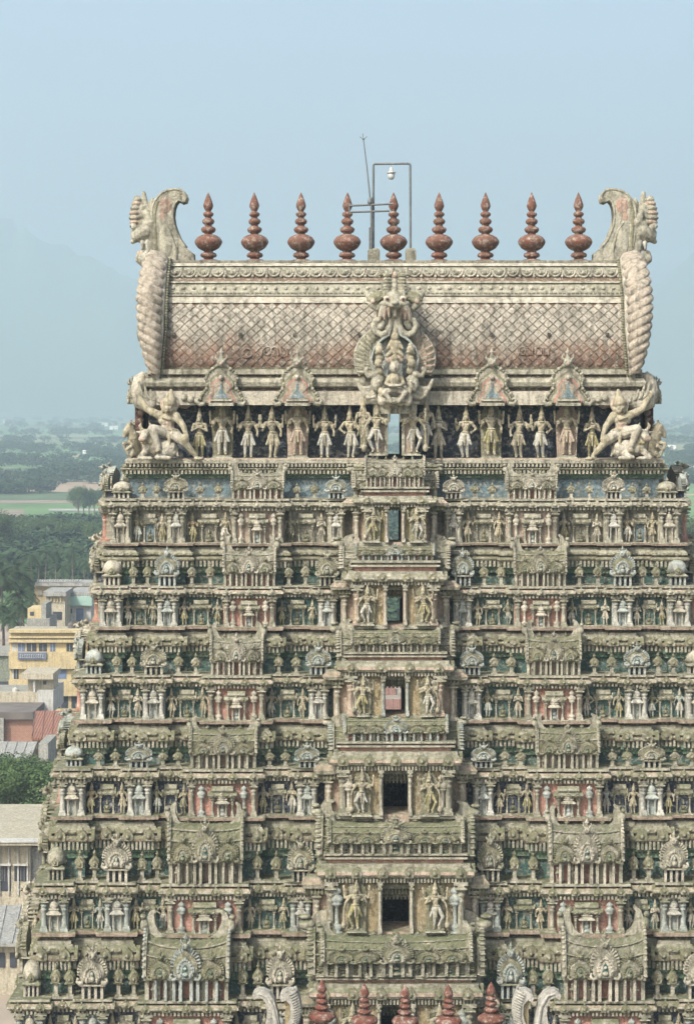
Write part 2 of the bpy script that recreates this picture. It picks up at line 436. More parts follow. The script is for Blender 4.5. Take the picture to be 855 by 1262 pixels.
def fan_outline(w, h, n=34, sc=.06, seed=0):
    pts = []
    for i in range(n + 1):
        t = -0.12 * PI + (1.24 * PI) * i / n; r = 1 + (sc if i % 2 else -sc)
        x = -math.cos(t) * w * .5 * r; z = h * .36 + math.sin(t) * h * .40 * r
        if abs(t - PI / 2) < .33: z += h * .14 * (1 - abs(t - PI / 2) / .33)
        pts.append((x, z))
    return [(-w * .36, 0)] + pts + [(w * .36, 0)]
def fan(w, h, mat='pale', inner='roofgrey', dark='teal', t=.16):  # scalloped horseshoe gable with mask finial and tiny figure
    m = MB()
    m.prism(fan_outline(w, h * .92), -t * .5, t * .6, mat)
    for k, (sc_, yy, mm) in enumerate(((.80, -t * .95, inner), (.60, -t * 1.25, mat))):
        o = [(x * sc_, h * .06 + (z) * sc_) for x, z in fan_outline(w, h * .88, 20, .02)]
        m.prism(o, yy, -t * .4, mm)
    m.prism([(-w * .09, h * .08), (-w * .11, h * .2), (-w * .07, h * .32), (0, h * .38), (w * .07, h * .32), (w * .11, h * .2), (w * .09, h * .08)], -t * 1.32, -t, dark)
    for i in range(11):
        a = PI * i / 10; m.ball((-math.cos(a) * w * .23, -t * 1.3, h * .20 + math.sin(a) * h * .27), w * .045, mat, 6, 4, 1., .8, 1.2)
    for s in (-1, 1): m.ball((s * w * .17, -t * 1.35, h * .12), w * .05, mat, 6, 4, 1., .9, 1.8)
    m.ball((0, -t * 1.4, h * .15), w * .09, mat, 8, 5, 1.1, .7, .9); m.ball((0, -t * 1.45, h * .28), w * .055, mat, 8, 5)
    # radiating flutes
    for i in range(17):
        a = -0.05 * PI + 1.1 * PI * i / 16
        x0, z0 = -math.cos(a) * w * .36, h * .36 + math.sin(a) * h * .28; x1, z1 = -math.cos(a) * w * .5, h * .36 + math.sin(a) * h * .39
        m.tube([(x0, -t * .6, z0), (x1, -t * .62, z1)], [w * .022, w * .04], mat, 5)
    # mask on top
    m.ball((0, -t * 1.0, h * .76), w * .12, mat, 8, 5, 1., .9, .9)
    for s in (-1, 1):
        m.ball((s * w * .06, -t * 1.0 - w * .1, h * .79), w * .035, mat, 6, 4)
        m.tube([(s * w * .08, -t, h * .82), (s * w * .16, -t, h * .88), (s * w * .14, -t, h * .94)], [w * .04, w * .03, w * .01], mat, 5)
        # makara curls at the foot
        m.tube([(s * w * .30, -t, h * .05), (s * w * .42, -t, h * .02), (s * w * .50, -t, h * .08), (s * w * .48, -t, h * .15), (s * w * .42, -t, h * .13)], [w * .06, w * .07, w * .055, w * .04, w * .02], mat, 6)
    finial(m, (0, -t * .3, h * .86), h * .17, mat)
    return m
def legs_row(m, w, h, n, r, y, mat, back=None, dep=.25):
    for i in range(n):
        x = -w / 2 + w * (i + .0) / (n - 1) if n > 1 else 0
        m.cbox(x, y, 0, r * 2, r * 2, h, mat)
    if back: m.box(-w / 2, w / 2, y + .12, y + dep, 0, h, back)
def fan_shrine(w, h):                       # panjara: short posts, eave, fan
    b = MB(); bh = h * .26
    legs_row(b, w * .62, bh, 4, w * .045, -.12, 'pale', 'blue', .5)
    b.box(-w * .42, w * .42, -.24, .35, bh, bh + h * .035, 'cream'); 
    g = MB(); g.add(fan(w, h * .74, 'pale', 'roofgrey', 'teal'), (0, -.05, bh + h * .036))
    return b, [('gable', g)]
def corner_pavilion(w, h):
    b = MB(); r = w * .05; bh = h * .30; d = w
    for x in (-.33, -.11, .11, .33):
        b.cbox(x * w, -w * .33, 0, r * 2, r * 2, bh, 'pale')
        b.cbox(x * w, w * .33, 0, r * 2, r * 2, bh, 'pale')
    for y in (-.11, .11):
        for s in (-1, 1): b.cbox(s * w * .33, y * w, 0, r * 2, r * 2, bh, 'pale')
    b.cbox(0, 0, 0, w * .5, w * .5, bh, 'blue')
    b.sq([(w * .42, bh), (w * .47, bh + h * .02), (w * .49, bh + h * .05), (w * .36, bh + h * .12), (w * .30, bh + h * .13)], 'cream')
    dm = MB(); z0 = bh + h * .13
    rows = []; n = 24
    for r_, z in ((.30, 0), (.37, .06), (.40, .16), (.39, .27), (.33, .38), (.22, .47), (.10, .52), (.0, .54)):
        rr = []
        for k in range(n):
            a = 2 * PI * k / n; sq_ = 1 / max(abs(math.cos(a)), abs(math.sin(a))) ; f = (1 + .35 * (sq_ - 1)) * (1 + (.02 if k % 2 else -.03))
            rr.append((w * r_ * 1.12 * f * math.cos(a), w * r_ * 1.12 * f * math.sin(a), z0 + h * z))
        rows.append(rr)
    dm.grid(rows, 'pale', True, True)
    for a in range(4): dm.add(KUDU, (math.sin(a * PI / 2) * w * .42, -math.cos(a * PI / 2) * w * .42, z0), (w * .32, w * .25, h * .26), a * PI / 2)
    f = MB(); finial(f, (0, 0, z0 + h * .52), h * .24, 'cream')
    return b, [('dome', dm), ('finial', f)]
def bud_shrine(w, h):                       # the small lotus-headed posts between bays
    b = MB()
    b.cbox(0, 0, 0, w * .55, w * .4, h * .06, 'cream'); b.cbox(0, 0, h * .06, w * .3, w * .3, h * .30, 'cream')
    b.sq([(w * .2, h * .34), (w * .42, h * .38), (w * .3, h * .42)], 'cream', sy=.7)
    b.lathe([(w * .25, h * .42), (w * .5, h * .52), (w * .44, h * .62), (w * .26, h * .72), (w * .1, h * .8)], 'roofgrey', seg=10, sy=.6)
    b.add(KUDU, (0, -w * .26, h * .40), (w * .6, w * .4, h * .36))
    finial(b, (0, 0, h * .78), h * .22, 'mossy')
    return b, []
def barrel_pavilion(w, h, dep, nfans=3, big=1., posts=8, scallop=True, horn=.30, sad=.22):
    """horned barrel-roofed pavilion (shala); x = length w, total ridge height h"""
    b = MB(); bh = h * .34; r = .055
    for i in range(posts):
        x = -w * .45 + w * .9 * i / (posts - 1); b.cbox(x, -dep * .40, 0, .1, .1, bh, 'cream')
    b.box(-w * .44, w * .44, -dep * .30, dep * .45, 0, bh, 'pink')
    for x in (-.36, -.13, .13, .36): b.add(mini_shrine(bh * 1.0, w * .09, 'cream'), (x * w, -dep * .42, 0))
    b.box(-w * .485, w * .485, -dep * .50, dep * .5, bh, bh + h * .045, 'cream')
    b.box(-w * .47, w * .47, -dep * .47, dep * .5, bh + h * .046, bh + h * .09, 'pinkpale')
    rf = MB(); z0 = bh + h * .092; H = h - z0; nx = max(16, int(w / .09)); rows = []
    for i in range(nx + 1):
        t = -1 + 2 * i / nx; x = w * .47 * t; lift = sad * abs(t) ** 2.6; row = []
        for k in range(17):
            a = PI * k / 16; rr = 1 + (.022 if (i + k) % 2 else -.02)
            yy = -dep * .52 * math.cos(a) * rr; zz = (math.sin(a) ** .8 if 0 < k < 16 else 0) * H * rr * (1 + lift)
            row.append((x, yy, z0 + zz))
        rows.append(row)
    rf.grid(rows, 'roofgrey', False)
    for zf_, rr_, st in ((.50, 1.03, .16), (.80, 1.03, .16)):
        a_ = math.asin(min(1, zf_ ** 1.25)); yy = -dep * .52 * math.cos(a_) * rr_
        rf.tube([(w * .465 * t_, yy, z0 + zf_ * H * rr_ * (1 + sad * abs(t_) ** 2.6)) for t_ in [-1 + q / 8 for q in range(17)]], .035, 'cream', 5)
    subs = [('roof', rf)]
    # end gable boards with bead edge and horn
    for s in (-1, 1):
        e = MB(); x0 = s * w * .47
        arc = []
        for k in range(13):
            a = PI * k / 12; arc.append((-dep * .60 * math.cos(a), z0 + (H * (1 + sad) + .10 * h) * (math.sin(a) ** .8 if 0 < k < 12 else 0)))
        q = MB(); q.prism(arc, -.045, .045, 'cream'); 
        for (px_, py_, pz_) in q.v: e.v.append((x0 + py_, px_, pz_))
        e.f += q.f; e.m += q.m; e.s += q.s
        for k in range(0, 25):
            a = PI * k / 24; e.ball((x0 + s * .02, -dep * .60 * math.cos(a), z0 + (H * (1 + sad) + .10 * h) * math.sin(a) ** .8), max(.04, h * .03), 'pale', 6, 4, 1.1, 1., 1.)
        # horn: curled crest plus scaly face
        hh = h * horn; zt = z0 + H * (1 + sad)
        hp = [(0.10, -.45), (.02, .5), (-.12, .95), (-.42, 1.15), (-.5, 1.0), (-.38, .85), (-.42, .35), (-.62, -.1), (-1.0, -.42)]
        p = MB(); p.prism([(s * x * hh, z * hh) for x, z in hp], -dep * .13, dep * .13, 'cream')
        e.add(p, (x0, 0, zt + hh * .1))
        e.ball((x0 + s * hh * .12, -dep * .1, zt + hh * .35), hh * .30, 'cream', 7, 5, .8, 1., 1.3)
        e.ball((x0 + s * hh * .18, -dep * .16, zt + hh * .85), hh * .17, 'cream', 6, 4)
        subs.append(('horned_end', e))
    g = MB(); fw = min(w * .34, h * 1.0) * big
    for s in (-.18, .18, -.4, .4): g.cbox(s * fw, -dep * .50 - .06, 0, .08, .12, bh + h * .05, 'pale')
    g.add(fan(fw, h * .80, 'pale', 'roofgrey', 'teal', .14), (0, -dep * .56, bh + h * .04))
    subs.append(('central_gable', g))
    for k in range(nfans // 2):
        for s in (-1, 1):
            q = MB(); x = s * w * (.29 if nfans == 3 else (.20 + .15 * k)); fw2 = h * .42
            for t in (-.2, .2): q.cbox(x + t * fw2, -dep * .50 - .04, 0, .07, .1, bh + h * .05, 'pale')
            q.add(fan(fw2, h * .52, 'mossy', 'roofgrey', 'teal', .10), (x, -dep * .56, bh + h * .04)); subs.append(('small_gable', q))
    for i in range(3 if w < 3 else 5):
        rfi = MB()
        t = (-.5 + i * .5) if w < 3 else (-.6 + i * .3)
        finial(rfi, (w * .47 * t, 0, z0 + H * (1 + sad * abs(t) ** 2.6) - .03), h * .16, 'mossy'); subs.append(('ridge_pot', rfi))
    return b, subs
_cache = {}
_rj = random.Random(21)
def put(kind, parent, loc, w, h, args=(), rz=0., sx=1):
    """place a cached pavilion scaled to w,h"""
    vr = _rj.randrange(3); key = (kind, vr) + tuple(args)
    if key not in _cache:
        if kind == 'corner_pavilion': r = corner_pavilion(1., 1.)
        elif kind == 'fan_gable': r = fan_shrine(1.0, 1.25)
        elif kind == 'lotus_post': r = bud_shrine(.45, .9)
        elif kind == 'barrel_pavilion': r = barrel_pavilion(2.2, 1.5, 1.0, 3, 1., 8, True, *args)
        elif kind == 'porch_pavilion': r = barrel_pavilion(3.6, 1.5, 1.2, *args)
        base = {'corner_pavilion': (1., 1.), 'fan_gable': (1., 1.25), 'lotus_post': (.45, .9), 'barrel_pavilion': (2.2, 1.5), 'porch_pavilion': (3.6, 1.5)}[kind]
        rm = ({}, {'pale': 'cream', 'roofgrey': 'mossy', 'pink': 'pinkpale'}, {'pale': 'bluish', 'roofgrey': 'mossy'})[vr]
        for mb_ in [r[0]] + [q[1] for q in r[1]]: mb_.m = [rm.get(x, x) for x in mb_.m]
        _cache[key] = (r[0].mesh(kind), [(n, m.mesh(n)) for n, m in r[1]], base)
    me, subs, base = _cache[key]
    w *= _rj.uniform(.95, 1.05); h *= _rj.uniform(.95, 1.05); rz += _rj.uniform(-.035, .035)
    s = (w / base[0] * sx, (w / base[0] + h / base[1]) / 2, h / base[1])
    p = link(kind, me, parent, loc, s, rz)
    for n, m in subs: link(n, m, p)
    return p
weather('passage_dark', (.05, .035, .03), .4, 0)  # near-black for the added sheets that darken the lower doorways
# ------------------------------------------------------------------ stone figures (fused bodies)
weather('jewel', (.46, .41, .27), .55, .35)
def human(skin='skin', legs='white', jewel='jewel', arms='deity', stance='straight', bust=0., crown=1.):
    P = []; c = lambda a, r, b, q, m: P.append(('c', a, r, b, q, m)); e = lambda a, r, m: P.append(('e', a, r, m))
    sw = .05 if stance != 'straight' else 0.
    hx = sw
    e((0, -.01, 1.53), (.098, .11, .128), skin); c((0, 0, 1.33), .062, (0, 0, 1.48), .055, skin)
    e((0, -.115, 1.51), (.018, .028, .035), skin); e((0, -.105, 1.455), (.035, .02, .012), skin)
    for s in (-1, 1):
        e((s * .036, -.098, 1.545), (.02, .012, .012), jewel); e((s * .105, 0, 1.51), (.02, .035, .05), skin); e((s * .115, -.02, 1.44), (.028, .03, .04), jewel)
    c((0, 0, 1.62), .108, (0, 0, 1.66), .112, jewel); c((0, 0, 1.68), .095, (0, .0, 1.86), .055, skin); e((0, 0, 1.93), (.045, .045, .05), jewel)
    e((0, 0, 1.24), (.185, .115, .15), skin); c((0, 0, 1.18), .135, (hx * .6, 0, 1.0), .105, skin); e((hx, 0, .88), (.185, .135, .13), legs)
    for s in (-1, 1):
        e((s * .08, -.085 - bust * .4, 1.25), (.07 + bust * .3, .055 + bust, .065 + bust * .4), skin)
        c((s * .09, 0, 1.33), .07, (s * .2, 0, 1.33), .065, skin); e((s * .215, 0, 1.32), (.075, .07, .065), skin)
    e((hx * .8, -.03, .97), (.17, .12, .035), jewel); e((0, -.09, 1.36), (.11, .05, .03), jewel)
    if stance == 'straight':
        L = [((-.095, 0, .82), (-.11, -.02, .46), (-.11, .01, .09)), ((.095, 0, .82), (.11, -.02, .46), (.11, .01, .09))]
    elif stance == 'sway':
        L = [((-.06, 0, .82), (-.03, -.03, .46), (-.05, .0, .09)), ((.15, 0, .82), (.19, -.10, .48), (.12, .02, .09))]
    else:  # guard, one knee out
        L = [((-.05, 0, .82), (-.02, -.02, .46), (-.03, .0, .09)), ((.15, 0, .82), (.30, -.14, .52), (.14, -.04, .11))]
    for h, k, a in L:
        c(h, .108, k, .07, legs); c(k, .074, a, .046, legs); e((k[0], k[1] - .03, k[2]), (.06, .05, .06), skin)
        c(a, .05, (a[0], a[1] - .01, a[2] - .05), .045, skin); e((a[0] + (.02 if a[0] > 0 else -.02), a[1] - .08, .035), (.05, .11, .035), skin)
        c((a[0], a[1], .12), .062, (a[0], a[1], .13), .062, jewel)
    c((hx, -.13, .86), .045, (hx, -.14, .48), .03, jewel)
    c((hx - .13, -.08, .86), .035, (hx - .24, -.06, .52), .05, legs); c((hx + .13, -.08, .86), .035, (hx + .24, -.06, .52), .05, legs)
    def arm(s, el, ha, att=None, r=1.):
        sh = (s * .225, 0, 1.31); c(sh, .06 * r, el, .046 * r, skin); c(el, .046 * r, ha, .033 * r, skin); e(ha, (.045, .04, .05), skin)
        c(((sh[0] + el[0]) / 2, (sh[1] + el[1]) / 2, (sh[2] + el[2]) / 2), .066 * r, ((sh[0] + el[0]) / 2, (sh[1] + el[1]) / 2, (sh[2] + el[2]) / 2 - .01), .066 * r, jewel)
        # fingers
        for k in range(4): c((ha[0] - .03 + k * .02, ha[1] - .02, ha[2] + .03), .014, (ha[0] - .034 + k * .022, ha[1] - .04, ha[2] + .09 - abs(k - 1.5) * .008), .011, skin)
        c((ha[0] - s * .035, ha[1] - .02, ha[2]), .015, (ha[0] - s * .065, ha[1] - .04, ha[2] + .035), .012, skin)
        if att: e((ha[0], ha[1], ha[2] + .12), att, jewel)
    if arms == 'deity':
        for s in (-1, 1): arm(s, (s * .40, .02, 1.17), (s * .42, -.04, 1.46), (.05, .04, .075))
        arm(-1, (-.34, -.06, 1.04), (-.30, -.20, 1.16)); arm(1, (.35, -.04, 1.03), (.34, -.14, .84))
    elif arms == 'pray':
        for s in (-1, 1): arm(s, (s * .30, -.05, 1.07), (s * .035, -.20, 1.21))
    elif arms == 'hips':
        arm(-1, (-.38, 0, 1.10), (-.20, -.10, .95)); arm(1, (.34, -.02, 1.05), (.38, -.12, 1.32), (.04, .04, .06))
    elif arms == 'down':
        arm(-1, (-.30, 0, 1.05), (-.32, -.04, .80)); arm(1, (.34, -.02, 1.06), (.20, -.16, 1.2))
    elif arms == 'guard':
        for s in (-1, 1): arm(s, (s * .44, .02, 1.22), (s * .48, -.02, 1.56), (.05, .04, .08))
        arm(-1, (-.38, -.05, 1.05), (-.22, -.2, 1.18)); arm(1, (.42, -.04, 1.04), (.46, -.16, .86))
        c((.47, -.14, .90), .035, (.47, -.10, .30), .05, jewel); e((.47, -.10, .18), (.11, .10, .16), skin)
    return P
blob('standing_deity', human(), .018)
blob('swaying_deity', human(arms='deity', stance='sway', legs='skin'), .018)
blob('praying_attendant', human(arms='pray', legs='yellow'), .018)
blob('hip_attendant', human(arms='hips', stance='sway'), .018)
blob('lady', human(arms='down', stance='sway', bust=.04), .018)
blob('door_guard', human(arms='guard', stance='guard'), .018)

# seated warrior over the corner, bull and rearing beast: photo crop units -> metres
u = .0054
def W(x, z, y=0.): return ((x - 420) * u, y, (755 - z) * u)
wr = []
def wc(a, r, b, q, m='skin'): wr.append(('c', a, r * u, b, q * u, m))
wr.append(('e', W(428, 358, -.55), (.24, .22, .29), 'skin')); wr.append(('e', W(424, 365, -.78), (.05, .07, .08), 'skin'))
for s in (-1, 1): wr.append(('e', W(428 + s * 18, 348, -.74), (.05, .04, .04), 'white')); wr.append(('e', W(428 + s * 50, 365, -.5), (.07, .08, .14), 'yellow'))
wr.append(('e', W(424, 384, -.75), (.11, .05, .03), 'darkred'))
wc(W(430, 320, -.52), 52, W(434, 308, -.52), 52, 'yellow'); wc(W(434, 300, -.5), 46, W(442, 250, -.5), 28, 'skin'); wc(W(442, 240, -.5), 22, W(443, 215, -.5), 14, 'yellow')
wr.append(('e', W(430, 330, -.38), (.42, .12, .36), 'pinkpale'))
wc(W(418, 410, -.45), 28, W(415, 425, -.45), 36); wr.append(('e', W(412, 448, -.45), (.40, .27, .28), 'skin')); wc(W(415, 470, -.45), 52, W(430, 520, -.45), 42, 'pinkpale')
wr.append(('e', W(432, 548, -.45), (.30, .25, .22), 'white')); wc(W(380, 425, -.72), 10, W(440, 445, -.75), 10, 'yellow'); wc(W(375, 520, -.68), 12, W(480, 525, -.68), 12, 'yellow')
wc(W(355, 412, -.45), 36, W(255, 365, -.35), 27); wc(W(255, 365, -.35), 27, W(190, 262, -.25), 19); wr.append(('e', W(182, 240, -.25), (.12, .1, .14), 'skin'))
wc(W(300, 388, -.4), 34, W(296, 386, -.4), 34, 'yellow')
wc(W(478, 412, -.45), 35, W(545, 500, -.65), 25); wc(W(545, 500, -.65), 25, W(572, 578, -.75), 17); wr.append(('e', W(572, 598, -.78), (.11, .1, .12), 'skin'))
for k in range(4): wc(W(560 + k * 8, 600, -.8), 5, W(556 + k * 10, 626 - abs(k - 1.5) * 4, -.82), 4)
wc(W(405, 552, -.5), 50, W(305, 515, -.95), 37, 'white'); wc(W(305, 518, -.95), 36, W(352, 660, -.85), 22, 'white'); wr.append(('e', W(352, 690, -.95), (.13, .26, .1), 'skin'))
wc(W(465, 560, -.5), 52, W(545, 615, -.75), 36, 'white'); wc(W(545, 615, -.75), 34, W(640, 728, -.6), 20, 'skin'); wr.append(('e', W(668, 752, -.68), (.24, .15, .08), 'skin'))
wc(W(545, 600, -.78), 37, W(548, 604, -.78), 37, 'yellow'); wc(W(430, 560, -.7), 16, W(436, 640, -.72), 12, 'yellow')
for k_, p_ in enumerate(wr): wr[k_] = p_[:-1] + ({'white': 'pale', 'yellow': 'jewel'}.get(p_[-1], p_[-1]),)
blob('corner_warrior', wr, .03)
br = []
def bc(a, r, b, q, m='pale'): br.append(('c', a, r * u, b, q * u, m))
def Bx(x, z, y=0.): return ((x - 360) * u, y, (822 - z) * u)
bc(Bx(300, 735, 0), 66, Bx(430, 735, .0), 58); bc(Bx(420, 750, .0), 60, Bx(440, 765, 0), 50); bc(Bx(285, 730, -.05), 58, Bx(262, 650, -.2), 40); br.append(('e', Bx(300, 690, .05), (.28, .25, .2), 'pale'))
bc(Bx(262, 632, -.22), 38, Bx(240, 662, -.55), 26); br.append(('e', Bx(238, 672, -.6), (.16, .14, .13), 'pinkpale'))
for s in (-1, 1):
    bc(Bx(255 + s * 22, 605, -.2), 13, Bx(255 + s * 42, 575, -.22), 12, 'skin'); bc(Bx(255 + s * 42, 575, -.22), 12, Bx(255 + s * 30, 552, -.24), 6, 'skin')
    bc(Bx(262 + s * 34, 625, -.15), 14, Bx(262 + s * 75, 618, -.1), 8); br.append(('e', Bx(250 + s * 22, 640, -.42), (.05, .05, .06), 'darkred'))
bc(Bx(255, 770, -.25), 28, Bx(215, 812, -.5), 18); bc(Bx(215, 812, -.5), 18, Bx(300, 815, -.62), 15); bc(Bx(390, 785, -.2), 38, Bx(345, 808, -.5), 18); bc(Bx(345, 808, -.5), 18, Bx(440, 812, -.55), 16)
br.append(('e', Bx(305, 816, -.65), (.1, .12, .06), 'skin')); bc(Bx(480, 730, .05), 10, Bx(496, 800, -.1), 8); bc(Bx(300, 700, -.28), 14, Bx(272, 760, -.33), 12, 'skin')
bc(Bx(235, 700, -.35), 10, Bx(290, 700, -.38), 10, 'yellow')
blob('seated_bull', br, .035)
rr_ = []
def rc(a, r, b, q, m='skin'): rr_.append(('c', a, r * u, b, q * u, m))
def Rx(x, z, y=0.): return ((x - 130) * u, y, (812 - z) * u)
rc(Rx(150, 740, .3), 52, Rx(140, 640, .0), 44); rc(Rx(140, 640, .0), 40, Rx(118, 575, -.1), 30); rc(Rx(115, 572, -.1), 32, Rx(85, 620, -.15), 22); rc(Rx(85, 620, -.15), 20, Rx(78, 645, -.15), 16)
rc(Rx(120, 690, .0), 20, Rx(70, 700, -.1), 14); rc(Rx(70, 700, -.1), 13, Rx(85, 750, -.1), 10); rc(Rx(130, 720, -.2), 18, Rx(95, 745, -.3), 13); rc(Rx(95, 745, -.3), 12, Rx(112, 790, -.3), 10)
rc(Rx(150, 760, .2), 34, Rx(120, 800, .1), 18); rc(Rx(175, 760, .3), 30, Rx(165, 805, .2), 16)
for k in range(6): rc(Rx(135 + k * 6, 560 + k * 26, .0), 12, Rx(165 + k * 5, 560 + k * 26 + 8, .1), 6, 'mossy')
for s in (-1, 1): rc(Rx(122, 552, -.1 + s * .12), 10, Rx(128, 520, -.1 + s * .16), 5)
blob('rearing_beast', rr_, .035)

# yali head for the roof ends (crop units), left-hand version looks to -x
y_ = .00463
yh = []
def Yp(x, z, y=0.): return ((x - 400) * y_, y, (750 - z) * y_)
def yc(a, r, b, q, m='cream'): yh.append(('c', a, r * y_, b, q * y_, m))
for k, (x, z, r) in enumerate(((212, 178, 40), (206, 215, 48), (200, 255, 54), (197, 298, 60), (200, 340, 66), (206, 380, 64))):
    yh.append(('e', Yp(x, z), (r * y_, r * y_ * 1.15, 27 * y_), 'pinkpale' if k % 2 else 'cream'))
yc(Yp(212, 170), 34, Yp(215, 390), 54); yc(Yp(268, 120), 20, Yp(285, 230), 28); yc(Yp(285, 230), 30, Yp(320, 340), 60)
for s in (-1, 1):
    yh.append(('e', Yp(186, 418, s * .2), (.16, .14, .15), 'pale')); yh.append(('e', Yp(160, 418, s * .27), (.05, .05, .06), 'groove'))
    yc(Yp(290, 455, s * .15), 82, Yp(215, 500, s * .1), 56); yh.append(('e', Yp(330, 440, s * .3), (.36, .14, .36), 'cream')); yc(Yp(300, 300, s * .26), 34, Yp(335, 390, s * .3), 48)
    for x, z in ((262, 592), (308, 580), (350, 556)): yc(Yp(x, z - 26, s * .26), 21, Yp(x - 4, z + 30, s * .26), 10, 'white')
    yc(Yp(250, 400, s * .3), 16, Yp(330, 365, s * .34), 20, 'mossy'); yc(Yp(330, 365, s * .34), 20, Yp(360, 300, s * .3), 12, 'mossy')
for (x, z, a, b, c2) in ((268, 478, 104, 92, 88), (325, 335, 66, 84, 80), (262, 300, 62, 60, 90), (345, 230, 30, 60, 70), (300, 405, 92, 100, 60)): yh.append(('e', Yp(x, z), (a * y_, b * y_, c2 * y_), 'cream'))
yc(Yp(195, 500), 44, Yp(180, 470), 30); yc(Yp(340, 560), 80, Yp(380, 720), 84)
yc(Yp(205, 515), 46, Yp(172, 548), 24); yc(Yp(300, 440), 96, Yp(365, 560), 76); yc(Yp(360, 500), 74, Yp(385, 680), 74)
yc(Yp(235, 655), 32, Yp(350, 680), 66, 'pinkpale'); yc(Yp(212, 672), 14, Yp(290, 640), 26, 'white'); yh.append(('e', Yp(290, 650), (.18, .26, .13), 'white')); yc(Yp(250, 700), 60, Yp(330, 730), 90, 'cream')
blob('yali_head', yh, .03)

# great mask gable: only the organic mask, curls and the seated group are fused
kq = .0068
kp = []
def K(x, z, y=0.): return ((x - 418) * kq, -y, (1000 - z) * kq)
def kc(a, r, b, q, m='cream'): kp.append(('c', a, r * kq, b, q * kq, m))
def ke(c_, r, m='cream'): kp.append(('e', c_, tuple(t * kq for t in r), m))
for s in (-1, 1):
    X = lambda x: 418 + s * (x - 418)
    # crown pillars, brow horns
    for k in range(6): ke(K(X(462), 110 + k * 20, .55), (24 + k * 1.5, 22, 13), 'cream' if k % 2 else 'mossy')
    kc(K(X(460), 110, .5), 20, K(X(462), 235, .55), 26); kc(K(X(448), 108, .5), 12, K(X(500), 100, .5), 9, 'mossy'); kc(K(X(500), 100, .5), 9, K(X(535), 118, .5), 5, 'mossy')
    # ears
    kc(K(X(500), 230, .4), 34, K(X(545), 245, .35), 40, 'mossy'); kc(K(X(545), 245, .35), 40, K(X(590), 200, .3), 12, 'cream'); kc(K(X(560), 270, .4), 22, K(X(520), 300, .4), 22); ke(K(X(548), 262, .65), (14, 10, 14), 'pinkpale')
    # eye, cheek, moustache curls, fangs
    ke(K(X(464), 248, .82), (22, 16, 19), 'white'); ke(K(X(464), 250, .95), (9, 7, 9), 'darkred'); ke(K(X(462), 275, .75), (46, 26, 22)); kc(K(X(440), 228, .8), 10, K(X(495), 236, .75), 8, 'mossy')
    kc(K(X(478), 290, .7), 26, K(X(500), 345, .6), 20, 'pale'); kc(K(X(455), 300, .75), 14, K(X(452), 350, .7), 7, 'pinkpale'); kc(K(X(476), 310, .75), 14, K(X(478), 365, .7), 7, 'pinkpale'); kc(K(X(498), 320, .7), 13, K(X(505), 372, .65), 6, 'pinkpale')
    # lip scroll running down into the arch
    pts = [(446, 330), (446, 400), (462, 440), (495, 458), (530, 440), (545, 405), (530, 372), (500, 365), (488, 388), (500, 410)]
    for a, b in zip(pts, pts[1:]): kc(K(X(a[0]), a[1], .5), 19, K(X(b[0]), b[1], .5), 18, 'cream')
    pts = [(440, 400), (452, 460), (500, 490), (540, 540), (556, 600), (540, 660)]
    for a, b in zip(pts, pts[1:]): kc(K(X(a[0]), a[1], .55), 8, K(X(b[0]), b[1], .55), 8, 'bluish')
    # lower makara with sweeping tail
    pts = [(505, 720), (540, 690), (575, 700), (592, 670), (582, 655)]
    for a, b in zip(pts, pts[1:]): kc(K(X(a[0]), a[1], .6), 24 if a[0] < 560 else 14, K(X(b[0]), b[1], .6), 12, 'cream')
    for k in range(5):
        pts = [(520, 740 + k * 19), (570, 770 + k * 14), (618 - k * 6, 770 + k * 10), (640 - k * 12, 725 + k * 18)]
        for a, b in zip(pts, pts[1:]): kc(K(X(a[0]), a[1], .35), 15, K(X(b[0]), b[1], .35), 11, 'cream' if k % 2 else 'pale')
    ke(K(X(525), 745, .6), (36, 30, 50)); ke(K(X(512), 730, .9), (10, 8, 10), 'white')
    # attendant heads in the arch and kneeling pair
    for (x, z) in ((510, 545), (515, 622)):
        ke(K(X(x), z, .75), (24, 20, 26), 'skin'); ke(K(X(x), z - 28, .72), (16, 16, 12), 'yellow'); kc(K(X(x), z + 25, .6), 20, K(X(x - 10), z + 50, .6), 22, 'skin'); kc(K(X(x + 18), z + 20, .7), 9, K(X(x - 22), z + 14, .8), 7, 'skin')
    ke(K(X(498), 790, .85), (20, 18, 24), 'skin'); kc(K(X(498), 820, .75), 24, K(X(492), 850, .75), 28, 'pale'); kc(K(X(505), 815, .85), 9, K(X(470), 805, 1.), 7, 'skin')
    kc(K(X(470), 800, .7), 30, K(X(450), 855, .75), 22, 'pale')
    # arms and folded legs of the seated deity
    kc(K(X(450), 705, .85), 15, K(X(470), 745, .9), 12, 'skin'); kc(K(X(470), 745, .9), 11, K(X(440), 758, 1.15), 9, 'skin')
    kc(K(X(445), 785, .85), 24, K(X(478), 800, 1.), 17, 'white'); kc(K(X(478), 800, 1.), 17, K(X(440), 850, 1.0), 12, 'white')
    # upper figure arms
    kc(K(X(440), 500, .75), 12, K(X(462), 540, .8), 9, 'yellow'); kc(K(X(440), 560, .8), 16, K(X(462), 580, .85), 12, 'yellow')
kc(K(418, 110, .5), 14, K(418, 235, .7), 16); ke(K(418, 105, .6), (16, 14, 20), 'pinkpale'); ke(K(418, 285, 1.0), (44, 34, 24)); ke(K(418, 272, 1.2), (22, 18, 16)); kc(K(418, 305, .85), 12, K(418, 345, .85), 9, 'white')
kc(K(418, 250, .55), 62, K(418, 340, .35), 40); kc(K(418, 340, .3), 34, K(418, 460, .3), 34, 'cream')
